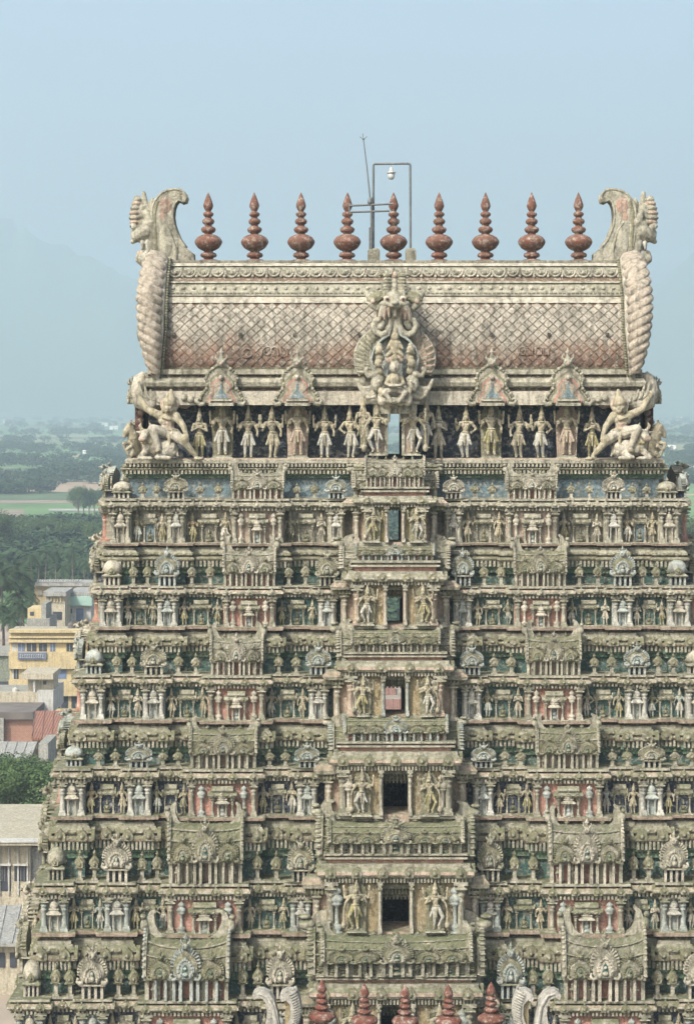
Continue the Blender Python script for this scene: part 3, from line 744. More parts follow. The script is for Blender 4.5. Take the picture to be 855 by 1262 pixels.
ke(K(418, 470, .8), (24, 22, 28), 'yellow'); kc(K(418, 440, .78), 16, K(418, 425, .75), 8, 'yellow'); kc(K(418, 505, .7), 34, K(418, 560, .7), 30, 'yellow')
ke(K(418, 645, .95), (32, 28, 38), 'pale'); ke(K(418, 650, 1.15), (7, 9, 12), 'pale'); ke(K(418, 605, .8), (58, 22, 26), 'pinkpale'); kc(K(418, 600, .9), 26, K(418, 585, .88), 12, 'yellow'); kc(K(418, 690, .8), 16, K(418, 700, .8), 20, 'skin')
kc(K(418, 715, .8), 40, K(418, 755, .82), 32, 'skin'); ke(K(418, 780, .85), (48, 30, 20), 'white'); ke(K(418, 757, 1.15), (40, 14, 9), 'white'); ke(K(418, 845, .8), (90, 40, 22), 'cream')
for k_, p_ in enumerate(kp): kp[k_] = p_[:-1] + ({'white': 'pale', 'yellow': 'jewel'}.get(p_[-1], p_[-1]),)
blob('great_mask', kp, .022)
bake_blobs()

def recolour(name, new, swaps):
    me = BLOB[name].copy(); me.name = new
    for i, m in enumerate(me.materials):
        if m.name in swaps: me.materials[i] = MAT[swaps[m.name]]
    BLOB[new] = me
recolour('standing_deity', 'standing_deity_yellow', {'white': 'yellow', 'jewel': 'pale'})
recolour('standing_deity', 'standing_deity_pink', {'white': 'pinkpale'})
recolour('standing_deity', 'standing_deity_blue', {'skin': 'bluish'})
recolour('praying_attendant', 'praying_attendant_pale', {'yellow': 'pale', 'skin': 'pale'})
recolour('hip_attendant', 'hip_attendant_yellow', {'white': 'yellow', 'skin': 'ochre'})
recolour('hip_attendant', 'hip_attendant_blue', {'white': 'bluish', 'skin': 'mossy'})
recolour('lady', 'lady_green', {'white': 'mossy'})
recolour('door_guard', 'door_guard_yellow', {'white': 'yellow'})

def halo(h, w, mat='mossy'):
    m = MB(); pts = []
    for i in range(25):
        t = i / 24; a = PI * (1.0 - t) ; r = 1 + (.05 if i % 2 else -.05)
        pts.append((math.cos(a) * w * .5 * r, h * .62 + math.sin(a) * h * .36 * r))
    m.prism([(-w * .42, 0)] + pts + [(w * .42, 0)], 0, .12, mat); return m

# ------------------------------------------------------------------ the tower
tower = empty('temple_tower', (0, 4.0, GZ))
tag(tower, 'tall weathered pastel stucco temple gateway tower covered in pavilions, filling the picture', 'temple tower')
def part(name, mb, loc=(0, 0, 0)):
    return link(name, mb.mesh(name) if isinstance(mb, MB) else mb, tower, (loc[0], loc[1] - 4.0, loc[2] - GZ))
def sub(name, mb, par): return link(name, mb.mesh(name) if isinstance(mb, MB) else mb, par)
def putT(kind, x, y, z, w, h, args=(), rz=0., sx=1): return put(kind, tower, (x, y - 4.0, z - GZ), w, h, args, rz, sx)

YB = 8.0            # back wall plane of the gallery
#        floor wtop  ctop  bandlo bandhi  kuta        panj        shala       panj2     chw  out  op
T = {
 0: dict(f=566, lo=583, hi=570),
 1: dict(f=668, wt=627, ct=614, lo=698, hi=677, ku=336, pa=268, sh=168, shw=32, p2=72, chw=39, ow=52, op=7.6, kut=592, pat=583, sht=584, cf=668, cwt=624, cct=611, cb=600, cr=566),
 2: dict(f=770, wt=734, ct=721, lo=802, hi=782, ku=348, pa=279, sh=178, shw=32, p2=83, chw=52, ow=67, op=9.5, kut=688, pat=676, sht=679, cf=770, cwt=720, cct=704, cb=691, cr=672),
 3: dict(f=884, wt=844, ct=830, lo=919, hi=897, ku=371, pa=296, sh=194, shw=35, p2=94, chw=60, ow=76, op=12, kut=800, pat=792, sht=785, cf=882, cwt=832, cct=814, cb=804, cr=775),
 4: dict(f=1002, wt=960, ct=944, lo=1044, hi=1015, ku=396, pa=314, sh=211, shw=42, p2=108, chw=70, ow=87, op=15, kut=919, pat=912, sht=897, cf=1004, cwt=948, cct=926, cb=914, cr=884),
 5: dict(f=1144, wt=1102, ct=1084, lo=1191, hi=1160, ku=418, pa=341, sh=233, shw=46, p2=116, chw=85, ow=102, op=16.5, kut=1042, pat=1026, sht=1016, cf=1149, cwt=1086, cct=1064, cb=1052, cr=1014),
 6: dict(f=1292, wt=1244, ct=1227, lo=1342, hi=1308, ku=448, pa=371, sh=255, shw=53, p2=141, chw=95, ow=114, op=18, kut=1180, pat=1162, sht=1158, cf=1300, cwt=1236, cct=1212, cb=1202, cr=1152),
}
def Wy(i): return -0.78 * i
PROJ = dict(ku=.42, pa=.36, sh=.62, p2=.36, ow=.95)
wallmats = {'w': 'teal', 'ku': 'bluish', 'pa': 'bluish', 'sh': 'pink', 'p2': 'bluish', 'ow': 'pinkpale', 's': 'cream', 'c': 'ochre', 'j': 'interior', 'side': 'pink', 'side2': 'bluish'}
def tier_plan(i, half=True, grow=0.):
    y = Wy(i); s = S(y); t = T[i]; hwk = 12 + i * .9
    hw = (t['ku'] + hwk) * s + grow
    fr = []
    for sg in (-1, 1):
        fr += [(sg * (t['ku'] * s), hwk * s + (grow), PROJ['ku'], 'ku'), (sg * t['pa'] * s, (10.5 + i) * s, PROJ['pa'], 'pa'), (sg * t['sh'] * s, t['shw'] * s, PROJ['sh'], 'sh'), (sg * t['p2'] * s, (10 + i * .6) * s, PROJ['p2'], 'p2')]
    yc_ = 4.0; dep = (YB - 2 * y) ; yb = YB - y
    sides = [(yc_, 1.9 + .1 * i, .45, 'side'), (yc_ - 3.6 - .2 * i, .55, .25, 'side2'), (yc_ + 3.6 + .2 * i, .55, .25, 'side2')]
    if half:
        p = plan(hw, y, yb, [f for f in fr if f[0] < 0] + [], sides, x_in=-t['op'] * s)
        return p, hw, y, yb, s
    fr.append((0, t['ow'] * s, .5, 'ow'))
    return plan(hw, y, yb, fr, sides), hw, y, yb, s

big_columns = []; small_columns = MB()
_BEAD = MB(); _BEAD.ball((0, 0, 0), .07, 'cream', 6, 4)
def add_col(x, y, z, h, r, mat, px):
    big_columns.append((h, x, y, z, r, mat))
FIGS = []
HS = {1: (.36, .10), 2: (.36, .12), 3: (.34, .12), 4: (.28, .10), 5: (.26, .12), 6: (.32, .28)}
STOREY = ['', 'top', 'second', 'third', 'fourth', 'fifth', 'lowest']
for i in range(1, 7):
    t = T[i]; (pl, hw, y, yb, s) = tier_plan(i); full = tier_plan(i, False)[0]; prm = mirror(pl)
    zf, zw, zc = Z(t['f'], y), Z(t['wt'], y), Z(t['ct'], y)
    # ---- walls with ledge
    wm = MB()
    wmat = dict(wallmats)
    if i in (1, 4): wmat['w'] = 'blue' if i == 4 else 'roofgrey'
    if i == 1: wmat.update(ku='cream', pa='cream', p2='cream', sh='pinkpale')
    if i == 6: wmat['w'] = 'blue'
    for q in (pl, prm):
        sweep(wm, q, [(0, zf), (0, zw)], wmat, capmat='interior')
    wall = part('storey_wall', wm)
    lm = MB(); h = zf - Z(t['hi'], y)
    for q in (pl, prm):
        sweep(lm, q, [(.02, zf - h * 1.02), (.14, zf - h), (.14, zf - h * .72), (.06, zf - h * .66), (.06, zf - h * .42), (.30, zf - h * .36), (.34, zf - h * .05), (.30, zf + .004)],
              ['pinkpale', 'cream', 'cream', 'groove', 'cream', 'pinkpale', 'cream'])
    sub('floor_ledge', lm, wall)
    # ---- cornice of this storey
    cm = MB(); H = zc - zw
    sweep(cm, full, [(.03, zw - .002), (.08, zw), (.10, zw + H * .16), (.24, zw + H * .22), (.32, zw + H * .36), (.31, zw + H * .52), (.22, zw + H * .66), (.10, zw + H * .69), (.10, zw + H * .80), (.24, zw + H * .82), (.24, zc)],
          ['green', 'cream', 'green', 'cream', 'cream', 'pinkpale' if i > 1 else 'cream', 'cream', 'darkred', 'cream', 'cream'])
    dentils(cm, full, .10, zw - H * .10, zw + H * .17, .15, 'cream', 9, .12)
    kudus(cm, full, .30, zw + H * .22, .33, .80, 9, {'mossy': 'mossy' if i > 2 else 'cream'}, h=H * .62)
    sub('cornice', cm, wall)
    # ---- band under the floor above: kapota with dentils and kudus, blue-green recess below it
    a = i - 1; ya = Wy(a); 
    if a == 0:
        up = plan(326 * S(0), 0 - .05, YB + .05, [(0, 44 * S(0), .7, 'ow')] , [])
        z_hi, z_lo = Z(571, 0), Z(584, 0)
    else:
        up = tier_plan(a, False)[0]; z_hi, z_lo = Z(T[a]['hi'], ya), Z(T[a]['lo'], ya)
    bm = MB(); hb = z_hi - z_lo
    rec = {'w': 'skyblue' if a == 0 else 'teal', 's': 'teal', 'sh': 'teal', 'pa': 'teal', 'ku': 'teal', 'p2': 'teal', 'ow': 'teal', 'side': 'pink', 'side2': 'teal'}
    halves_ = (up,) if a == 0 else (tier_plan(a)[0], mirror(tier_plan(a)[0]))
    for up_h in halves_:
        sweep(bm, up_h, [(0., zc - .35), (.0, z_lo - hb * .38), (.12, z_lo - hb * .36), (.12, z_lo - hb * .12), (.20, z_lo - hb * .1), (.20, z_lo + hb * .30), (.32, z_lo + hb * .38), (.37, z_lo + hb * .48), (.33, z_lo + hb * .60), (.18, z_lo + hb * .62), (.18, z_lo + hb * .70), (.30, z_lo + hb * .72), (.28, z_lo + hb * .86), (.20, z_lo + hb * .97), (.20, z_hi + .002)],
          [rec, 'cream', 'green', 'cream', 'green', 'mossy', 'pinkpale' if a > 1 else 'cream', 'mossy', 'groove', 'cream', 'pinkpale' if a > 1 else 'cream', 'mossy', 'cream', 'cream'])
    dentils(bm, up, .18, z_lo + hb * .02, z_lo + hb * .36, .16, 'cream', 9, .15)
    if a > 1: kudus(bm, up, .36, z_lo + hb * .40, .42, .72, 9, h=hb * .58)
    if a: along(up, .27, .30, lambda p, an, L, bm=bm, zq=z_lo + hb * .80: bm.add(_BEAD, (p[0], p[1], zq), 1, an), ymax=9)
    part('moulded_band', bm)
    # ---- central porch
    yc0 = y - 1.55; sc_ = S(yc0); cw = t['chw'] * sc_; op = t['op'] * s + .004
    z0, z1, z2, z3 = Z(t['cf'], yc0), Z(t['cwt'], yc0), Z(t['cct'], yc0), Z(t['cb'], yc0)
    pc = MB(); dmat = {'w': 'cream', 's': 'interior'}
    lp = ([(-cw, y + .4), (-cw, yc0), (-op, yc0), (-op, y + .4)], ['w', 'c', 'j', 'w'])
    wm2 = dict(wallmats); wm2['c'] = 'ochre' if i != 1 else 'yellow'; wm2['w'] = 'pinkpale'; wm2['j'] = 'cream'
    for q in (lp, mirror(lp)):
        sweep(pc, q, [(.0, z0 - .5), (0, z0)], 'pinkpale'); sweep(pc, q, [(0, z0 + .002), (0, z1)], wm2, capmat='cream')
        sweep(pc, q, [(.06, z0 - .16), (.20, z0 - .14), (.20, z0 - .02), (.12, z0 + .01)], 'cream')
    pc.box(-op - .1, op + .1, yc0 + .05, y + .3, z0 - .6, z0 - .02, 'pinkpale')
    porch = part('central_porch', pc)
    # jambs and lintel of the doorway
    jm = MB(); jw = 5.0 * sc_
    for sg in (-1, 1): jm.box(min(sg * op, sg * (op + jw)), max(sg * op, sg * (op + jw)), yc0 - .16, yc0 + .1, z0 - .02, z1 - .001, 'cream' if i > 2 else 'pinkpale')
    for sg in (-1, 1): jm.add(column(z1 - z0, jw * .36, 'pale' if i != 3 else 'bluish', 'cream'), (sg * (op + jw * .5), yc0 - .20, z0))
    sub('door_jambs', jm, porch)
    full_c = ([(-cw, y + .4), (-cw, yc0), (cw, yc0), (cw, y + .4)], ['w', 'c', 'w', 'w']); H = z2 - z1
    cc = MB()
    sweep(cc, full_c, [(.02, z1), (.10, z1 + .002), (.12, z1 + H * .2), (.28, z1 + H * .26), (.36, z1 + H * .42), (.33, z1 + H * .6), (.2, z1 + H * .82), (.2, z2)], ['green', 'cream', 'green', 'cream', 'cream' if i < 3 else 'pinkpale', 'cream', 'cream'])
    dentils(cc, full_c, .12, z1 - H * .04, z1 + H * .22, .13, 'cream', y, .12)
    kudus(cc, full_c, .34, z1 + H * .26, .40, 1.05, y - .1, h=H * .72)
    bh = z3 - z2
    sweep(cc, full_c, [(-.05, z2 + .002), (-.05, z2 + bh * .4), (.1, z2 + bh * .42), (.1, z2 + bh * .62), (-.02, z2 + bh * .64), (-.02, z2 + bh * .8), (.12, z2 + bh * .82), (.12, z3)], ['pink', 'cream', 'cream', 'darkred', 'cream', 'cream', 'cream'])
    sub('cornice', cc, porch)
    putT('porch_pavilion', 0, yc0 + .62, z3 - .01, 2 * cw * 1.0, Z(t['cr'], yc0 + .6) - z3, (5, .62, 12, True, .14 if i < 5 else (.2 if i < 6 else .28), .04 if i < 5 else (.09 if i < 6 else .18)))
    # outer, slightly lower wings of the porch with their own horned roofs peeping out
    yo = y - .80; so_ = S(yo); ow = t['ow'] * so_
    zo1 = zw + (z1 - zw) * .4
    for sg in (-1, 1):
        om = MB(); a_, b_ = sorted((sg * (cw + .003), sg * ow)); om.box(a_, b_, yo, y + .3, zf - .3, zo1, 'pinkpale')
        wing = part('porch_wing', om)
    oc = MB(); q2 = ([(-ow, y + .35), (-ow, yo), (ow, yo), (ow, y + .35)], ['w', 'c', 'w', 'w']); H2 = (zc - zw)
    sweep(oc, q2, [(.02, zo1), (.12, zo1 + H2 * .15), (.38, zo1 + H2 * .22), (.42, zo1 + H2 * .5), (.25, zo1 + H2 * .85), (.25, zo1 + H2)], ['green', 'green', 'cream', 'pinkpale', 'cream'])
    dentils(oc, q2, .12, zo1 - H2 * .2, zo1 + H2 * .2, .135, 'mossy', y, .17)
    sub('cornice', oc, wing)
    oh = (Z(t['sht'], yo) - zo1 - H2) * 1.0
    putT('barrel_pavilion', 0, yo + .75, zo1 + H2 - .01, 2 * ow, max(oh, .9), HS[i])
    for sg in (-1, 1): add_col(sg * (ow - .16), yo - .12, zf, zo1 - zf, .10, 'pale', 0); add_col(sg * (cw - .16), yc0 - .14, z0, z1 - z0, .125, 'pinkpale' if i in (2, 3) else 'cream', 0)
    # ---- porch ornaments: vase pillars and guards
    gx = (t['op'] + 5 + (t['chw'] - t['op'] - 5) * (.52 if i < 4 else .42)) * sc_
    gh = (z1 - z0) * (1.02 if i < 4 else 1.0)
    for sg in (-1, 1):
        FIGS.append(('guard', i, sg, 0, (sg * gx, yc0 - .30, z0 + (.0 if i < 5 else .08)), gh / 1.98, sg))
        if i >= 3:
            vp = kumbha_pillar((z1 - z0) * .93, .34 + .03 * i, 'bluish' if i > 4 else 'pale')
            link('vase_pillar', vp.mesh('vase_pillar'), porch, (sg * (t['chw'] - 11 - i * .3) * sc_, yc0 - .14, z0))
    # ---- bays in the two halves
    bays = (('ku', 12 + i * .9, PROJ['ku']), ('pa', 10.5 + i, PROJ['pa']), ('sh', t['shw'], PROJ['sh']), ('p2', 10 + i * .6, PROJ['p2']))
    hh = zw - zf
    cmat = {1: 'cream', 2: 'white', 3: 'white', 4: 'white', 5: 'bluish', 6: 'bluish'}[i]
    for sg in (-1, 1):
        for key, hwk, pr in bays:
            xc = sg * t[key] * s; yy = y - pr
            for e_ in (-1, 1):
                add_col(xc + e_ * (hwk * s - .13), yy - .10, zf, hh, .085 + .004 * i, 'cream' if key == 'sh' else cmat, 0)
            if key != 'sh':
                ms = mini_shrine(hh * .97, hwk * s * 1.1, 'pale' if key == 'ku' else ('white' if (i + len(key)) % 2 else 'bluish'))
                link('wall_shrine', ms.mesh('wall_shrine'), tower, (xc, yy - .12 - 4, zf - GZ))
            else:
                nn = niche(hh * .98, hwk * s * .80, 'pink' if i > 1 else 'pinkpale', 'cream', 'bluish')
                ms = mini_shrine(hh * .78, hwk * s * .42, 'pale'); nn.add(ms, (0, -.22, 0))
                link('wall_niche', nn.mesh('wall_niche'), tower, (xc, yy - .06 - 4, zf - GZ))
                for e_ in (-1, 1):
                    vp = kumbha_pillar(hh * .92, .24 + .02 * i, 'pale' if i < 4 else 'bluish'); link('vase_pillar', vp.mesh('vase_pillar'), tower, (xc + e_ * hwk * s * .62, yy - .14 - 4, zf - GZ))
        edges = [(t['ku'] - 12 - i * .9, t['pa'] + 10.5 + i), (t['pa'] - 10.5 - i, t['sh'] + t['shw']), (t['sh'] - t['shw'], t['p2'] + 10 + i * .6)]
        for gi, (a0, b0) in enumerate(edges):
            mid = (a0 + b0) / 2 * s; g = (a0 - b0) * s
            nn = niche(hh * .95, g * .42, 'skyblue' if i == 1 and gi == 0 else 'roofgrey' if i == 1 else ('teal' if i in (2, 3, 5) else 'blue'), 'cream', 'mossy')
            link('wall_niche', nn.mesh('wall_niche'), tower, (sg * mid, y - .05 - 4, zf - GZ))
            for e_ in (-1, 1):
                FIGS.append(('small', i, sg, gi, (sg * mid + e_ * g * .36, y - .20, zf + .01), hh * .96 / 1.98, e_))
        for (yy_, w2_) in ((4.0 - 1.9 - .1 * i, .45), (4.0 + 1.9 + .1 * i, .45), (.4 - .2 * i - .4, .25), (.4 - .2 * i + .4, .25)):
            add_col(sg * (hw + w2_ + .06), yy_, zf, hh, .13, 'pink', 0)
        # ---- parapet string of shrines
        zt = zc + .004
        putT('corner_pavilion', sg * t['ku'] * s, y - .28 + .45, zt, 25 * s, Z(t['kut'], y) - zt)
        putT('fan_gable', sg * t['pa'] * s, y - PROJ['pa'] - .0, zt, (26 + i * 1.8) * s, Z(t['pat'], y) - zt)
        putT('barrel_pavilion', sg * t['sh'] * s, y - .05, zt, (2 * t['shw']) * s * 1.0, Z(t['sht'], y) - zt, HS[i])
        putT('fan_gable', sg * t['p2'] * s, y - PROJ['p2'] - .0, zt, (24 + i * 1.8) * s, Z(t['pat'] + 2, y) - zt)
        for gi, (a0, b0) in enumerate(edges):
            for f_ in (.3, .7):
                putT('lotus_post', sg * (a0 + (b0 - a0) * f_) * s, y - .12, zt, (12 + i * .6) * s, (Z(t['kut'], y) - zt) * .88)
            # drain openings
        # side face: relief shrines seen in profile
        xs = sg * hw
        rz = -PI / 2 if sg < 0 else PI / 2
        for (ycc, ww) in ((4.0, 3.0), (.4 - .2 * i, 1.2), (7.6 + .2 * i, 1.2)):
            putT('fan_gable', xs + sg * (.45 if ww > 2 else .25), ycc, zt, ww, (Z(t['pat'], y) - zt) * (1.25 if ww > 2 else 1.0), (), rz)
# masonry body below the last storey down to the ground, and closed floors
bw = MB(); (pl6, hw6, y6, yb6, s6) = tier_plan(6)
full6 = tier_plan(6, False)[0]
zb = Z(T[6]['hi'], y6)
sweep(bw, full6, [(.9, GZ + 9.), (.9, GZ + 10.2), (.4, GZ + 10.5), (.4, zb - 2.2), (.8, zb - 2.0), (.8, zb - 1.5), (.3, zb - 1.2), (.1, zb - .9), (.1, zb)], 'mossy')
bw.box(-hw6 - 1.6, hw6 + 1.6, y6 - 1.6, yb6 + 1.6, GZ - .5, GZ + 9.0, 'concrete')
part('stone_base', bw)

# made-up dark sheets added inside the lower passages to keep their doorways dark
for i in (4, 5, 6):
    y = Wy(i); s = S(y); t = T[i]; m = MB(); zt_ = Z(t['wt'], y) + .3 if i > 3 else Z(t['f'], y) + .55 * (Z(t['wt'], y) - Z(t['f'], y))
    m.box(-t['op'] * s + .004, t['op'] * s - .004, 4.6, 4.9, Z(t['f'], y) - 2.6, zt_, 'passage_dark'); part('darkening_screen', m)

# columns: the 100 largest are parts of their own, the rest one mass
big_columns.sort(key=lambda c: -c[0])
_cc = {}
for k, (h, x, y, z, r, mat) in enumerate(big_columns):
    if k < 100:
        key = (round(h, 1), mat)
        if key not in _cc: _cc[key] = (column(h, r * 1.15, mat, 'cream').mesh('column'), h)
        me, h0 = _cc[key]; link('column', me, tower, (x, y - 4, z - GZ), (1, 1, h / h0))
    else: small_columns.add(column(h, r * 1.15, mat, 'cream'), (x, y, z))
if small_columns.v: tag(part('column_rows', small_columns), kind='stuff')
# ------------------------------------------------------------------ statue gallery under the barrel roof
s0 = S(0)
gz0 = Z(566, 0); gz1 = Z(499, 0)
gal = MB(); ghw = 306 * s0; dh = 8.2 * s0
gf = MB(); fp = ([(-327 * s0, YB + .1), (-327 * s0, -.35), (327 * s0, -.35), (327 * s0, YB + .1)], ['w'] * 4)
sweep(gf, fp, [(-.1, gz0 - .17), (.12, gz0 - .15), (.12, gz0), (.0, gz0 + .05), (-.3, gz0 + .052)], ['cream', 'cream', 'pinkpale', 'cream'])
dentils(gf, fp, .0, gz0 - .30, gz0 - .15, .16, 'cream', 9, .1)
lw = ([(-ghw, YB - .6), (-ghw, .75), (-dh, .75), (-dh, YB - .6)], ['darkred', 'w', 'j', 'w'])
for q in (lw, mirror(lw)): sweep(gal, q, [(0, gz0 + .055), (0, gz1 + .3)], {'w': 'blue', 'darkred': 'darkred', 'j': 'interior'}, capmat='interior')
part('gallery_wall', gal); part('gallery_floor', gf)
for sg in (-1, 1):
    cf_ = MB(); cf_.box(sg * 325 * s0 - .25 if sg > 0 else sg * 325 * s0, sg * 325 * s0 if sg > 0 else sg * 325 * s0 + .25, 1.6, YB - 1.0, gz0 + .056, gz1 + .28, 'darkred')
    scr = part('gallery_end_screen', cf_)
    for yy in (1.7, 3.2, 4.8, 6.3): link('column', column(gz1 + .25 - gz0, .14, 'pinkpale').mesh('column'), scr, (sg * 318 * s0, yy, gz0 + .056))
# lintel and eaves
EP = [(-.35, 499), (-.35, 482), (-.15, 481), (-.15, 478), (-.32, 476), (-.38, 471), (-.30, 466), (-.12, 464), (-.12, 462), (-.24, 461), (-.24, 455)]
ep = MB(); ex = 297 * s0
pf = [(-y_ if False else -yy, Z(py, yy)) for yy, py in EP]
ebase = ([(-ex, YB - .05), (-ex, .0), (ex, .0), (ex, YB - .05)], ['w'] * 4)
sweep(ep, ebase, [(d, z) for d, z in pf], ['pale', 'groove', 'groove', 'cream', 'cream', 'cream', 'groove', 'groove', 'cream', 'cream'])
part('gallery_eaves', ep)
# barrel roof
RY, RA, RZ, RB = 4.0, 3.95, 2.2, 4.1
RX = 284 * s0
def ell(z, g=0.):
    t = max(0., 1 - ((z - RZ) / (RB + g)) ** 2); return RY - (RA + g) * math.sqrt(t)
ztop = 5.80
core = MB(); zs = [1.1 + (ztop - 1.1) * k / 20 for k in range(21)]
arc = [(ell(z), z) for z in zs] + [(2 * RY - ell(z), z) for z in zs[::-1]]
n_ = len(arc)
core.grid([[(-RX, y, z) for y, z in arc], [(RX, y, z) for y, z in arc]], 'grout', False, True)
for sx in (-1, 1): core.face([(sx * RX, y, z) for y, z in arc], 'cream')
roof = part('barrel_roof', core)
# diamond tiles, each a low pyramid-topped lozenge
tl = MB(); zlo, zhi = Z(452, .1), Z(373, .9)
ys = []; L = 0; NZ = 200; prev = None; tab = []
for k in range(NZ + 1):
    z = zlo + (zhi - zlo) * k / NZ; y = ell(z)
    if prev: L += math.hypot(y - prev[0], z - prev[1])
    tab.append((L, y, z)); prev = (y, z)
def onarc(l, g, back=False):
    l = min(max(l, 0), L); k = min(int(l / L * NZ), NZ - 1)
    while k > 0 and tab[k][0] > l: k -= 1
    while k < NZ - 1 and tab[k + 1][0] < l: k += 1
    a, b = tab[k], tab[k + 1]; t = (l - a[0]) / max(1e-6, b[0] - a[0]); y = a[1] + (b[1] - a[1]) * t; z = a[2] + (b[2] - a[2]) * t
    ny, nz = (y - RY) / RA ** 2, (z - RZ) / RB ** 2; q = math.hypot(ny, nz); y += ny / q * g; z += nz / q * g
    return (2 * RY - y if back else y), z
dx, dl = .41, .41; nxx = int(2 * RX / dx); nl = int(round(L / dl)); dl = L / nl; dx = 2 * RX / nxx
for back in (False, True):
    for i in range(2 * nl - 1):
        for j in range(nxx + (i % 2)):
            cx = -RX + dx * (j + (.5 if i % 2 == 0 else 0)); cl = dl * .5 * (i + 1); jit = random.uniform(-.012, .012)
            P4 = []; Q4 = []
            for ux, ul in ((-.5, 0), (0, -.5), (.5, 0), (0, .5)):
                for lst, k_, g in ((P4, random.uniform(.93, .98), .0), (Q4, .84, .034 + jit)):
                    x = min(max(cx + ux * dx * k_, -RX), RX); y, z = onarc(cl + ul * dl * k_, g, back); lst.append((x, y, z))
            tl.face(Q4, 'rooftile')
            for a in range(4): b = (a + 1) % 4; tl.face([P4[a], P4[b], Q4[b], Q4[a]], 'rooftile')
sub('roof_tiles', tl, roof)
# horizontal bands across the roof
bd = MB()
def band(z0, z1, g0, g1, mat):
    for back in (False, True):
        r0 = []
        pr = [(z0, 0.), (z0, g0), (z1, g1), (z1, 0.)]
        pts = [((2 * RY - ell(z) + g) if back else (ell(z) - g), z) for z, g in pr]
        bd.grid([[(-RX, y, z) for y, z in pts], [(RX, y, z) for y, z in pts]], mat, False)
def zz(py, y=1.2): return Z(py, y)
band(zz(456, .1), zz(453, .1), .10, .12, 'mossy'); band(zz(462, 0), zz(457, .0), .02, .03, 'darkred'); 
band(zz(374), zz(366), .07, .06, 'pale'); band(zz(365), zz(363.5), .13, .13, 'cream'); band(zz(361), zz(350), .04, .05, 'cream'); band(zz(349), zz(346.5), .14, .14, 'cream')
band(zz(335, 2.), ztop, .10, .16, 'cream'); band(ztop - .10, ztop + .03, .24, .24, 'pale')
for k in range(2 * int(RX / .42)):
    x = -RX + .3 + k * .42
    if x > RX - .2: break
    for sgn in (0, 1):
        y = ell(zz(355.5)) - .06; bd.ball((x, y if not sgn else 2 * RY - y, zz(355.5)), .085, 'pale', 8, 5)
for k in range(int(2 * RX / .09)):        # rope and bead courses
    x = -RX + .05 + k * .09
    y = ell(zz(362.3)) - .07; bd.ball((x, y, zz(362.3)), .045, 'mossy' if k % 2 else 'pale', 5, 4)
    y = ell(zz(459, 0)) - .06; bd.ball((x, y, zz(459, 0)), .05, 'mossy', 5, 4)
k = 0; x = -RX + .35
while x < RX - .3:                        # hanging festoons under the ridge, no two quite alike
    j = random.uniform(.9, 1.12); y = ell(zz(338, 2)) - .16
    for r_, t_ in ((.24, .06), (.15, .05)):
        bd.tube([(x + r_ * j * math.cos(a), y - .03, zz(334, 2) - r_ * 1.05 * math.sin(a) * j) for a in [PI * q / 7 for q in range(8)]], t_, 'pale' if r_ > .2 else 'cream', 6)
    bd.ball((x, y - .05, zz(334, 2) - .10), .085 * j, 'cream', 7, 5); bd.ball((x + .29, y - .05, zz(339, 2) - .08), .07, 'pale', 6, 4)
    bd.tube([(x + .29, y - .03, zz(331, 2)), (x + .31 * j, y - .05, zz(345, 2))], [.05, .03], 'cream', 5)
    x += .58; k += 1
sub('roof_bands', bd, roof)
dr = MB()
for off in (-272, -190, -123, -43, 37, 119, 190, 262):
    z = zz(413); y = ell(z); dr.cbox(off * S(y), y - .06, z - .07, .13, .16, .14, 'interior')
sub('vent_holes', dr, roof)
# worn plaster numerals modelled on the tiles (left 9-like pair, right row)
wr_ = MB()
def arcpt(px, py):
    z = Z(py, .3); y = ell(z) - .05; return ((px - 486) * S(.3), y, z)
def strokes(px, py, segs, r=.038, mat='rooftile'):
    for sgm in segs: wr_.tube([arcpt(px + a, py + b) for a, b in sgm], r, mat, 6)
strokes(300, 432, [[(0, 8), (6, 9), (11, 5), (10, -1), (4, -3), (0, 1)], [(10, 0), (14, 8)]])
strokes(322, 430, [[(0, 9), (2, 1), (7, -3), (12, -2), (13, 4), (8, 8), (4, 6), (5, 1)]])
strokes(334, 430, [[(0, 0), (4, -3), (8, -1), (9, 8)], [(0, 5), (5, 9)]]); strokes(346, 430, [[(0, -3), (1, 9), (6, 9)], [(4, -2), (9, 2), (8, 9)]])
sub('plaster_lettering', wr_, roof); wr_ = MB()
for k, px in enumerate((639, 649, 659, 669)):
    strokes(px, 430, [[(0, 6), (1, -1), (5, -3), (8, 0), (7, 7), (2, 7)]] if k % 2 == 0 else [[(0, -2), (0, 7), (6, 7), (7, -2)]], .03, 'rooftile')
sub('plaster_lettering', wr_, roof)

# ogee gables over the larger statues
def ogee(w, h):
    L_ = [(-.5, 0), (-.54, .10), (-.47, .22), (-.37, .34), (-.34, .46), (-.39, .58), (-.35, .70), (-.22, .82), (-.10, .90), (0, 1.0)]
    return [(x * w, z * h) for x, z in L_] + [(-x * w, z * h) for x, z in L_[-2::-1]]
og = MB(); w_, h_ = 1.62, 2.1
for k, (f_, y0_, m_) in enumerate(((1., -.10, 'cream'), (.88, -.16, 'mossy'), (.78, -.22, 'cream'), (.66, -.27, 'pink'), (.56, -.30, 'cream'), (.46, -.33, 'pinkpale'), (.36, -.35, 'cream'))):
    o = [(x, .12 + z * (.86 if k else 1)) for x, z in ogee(w_ * f_, h_ * (.80 * (f_ ** .6)))]
    og.prism(o, y0_, .2 - .01 * k, m_)
inn = [(-.26, .30), (-.24, .42), (-.12, .54), (-.05, .64), (-.045, .95), (.045, .95), (.05, .64), (.12, .54), (.24, .42), (.26, .30)]
og.prism(inn, -.372, -.2, 'skyblue')
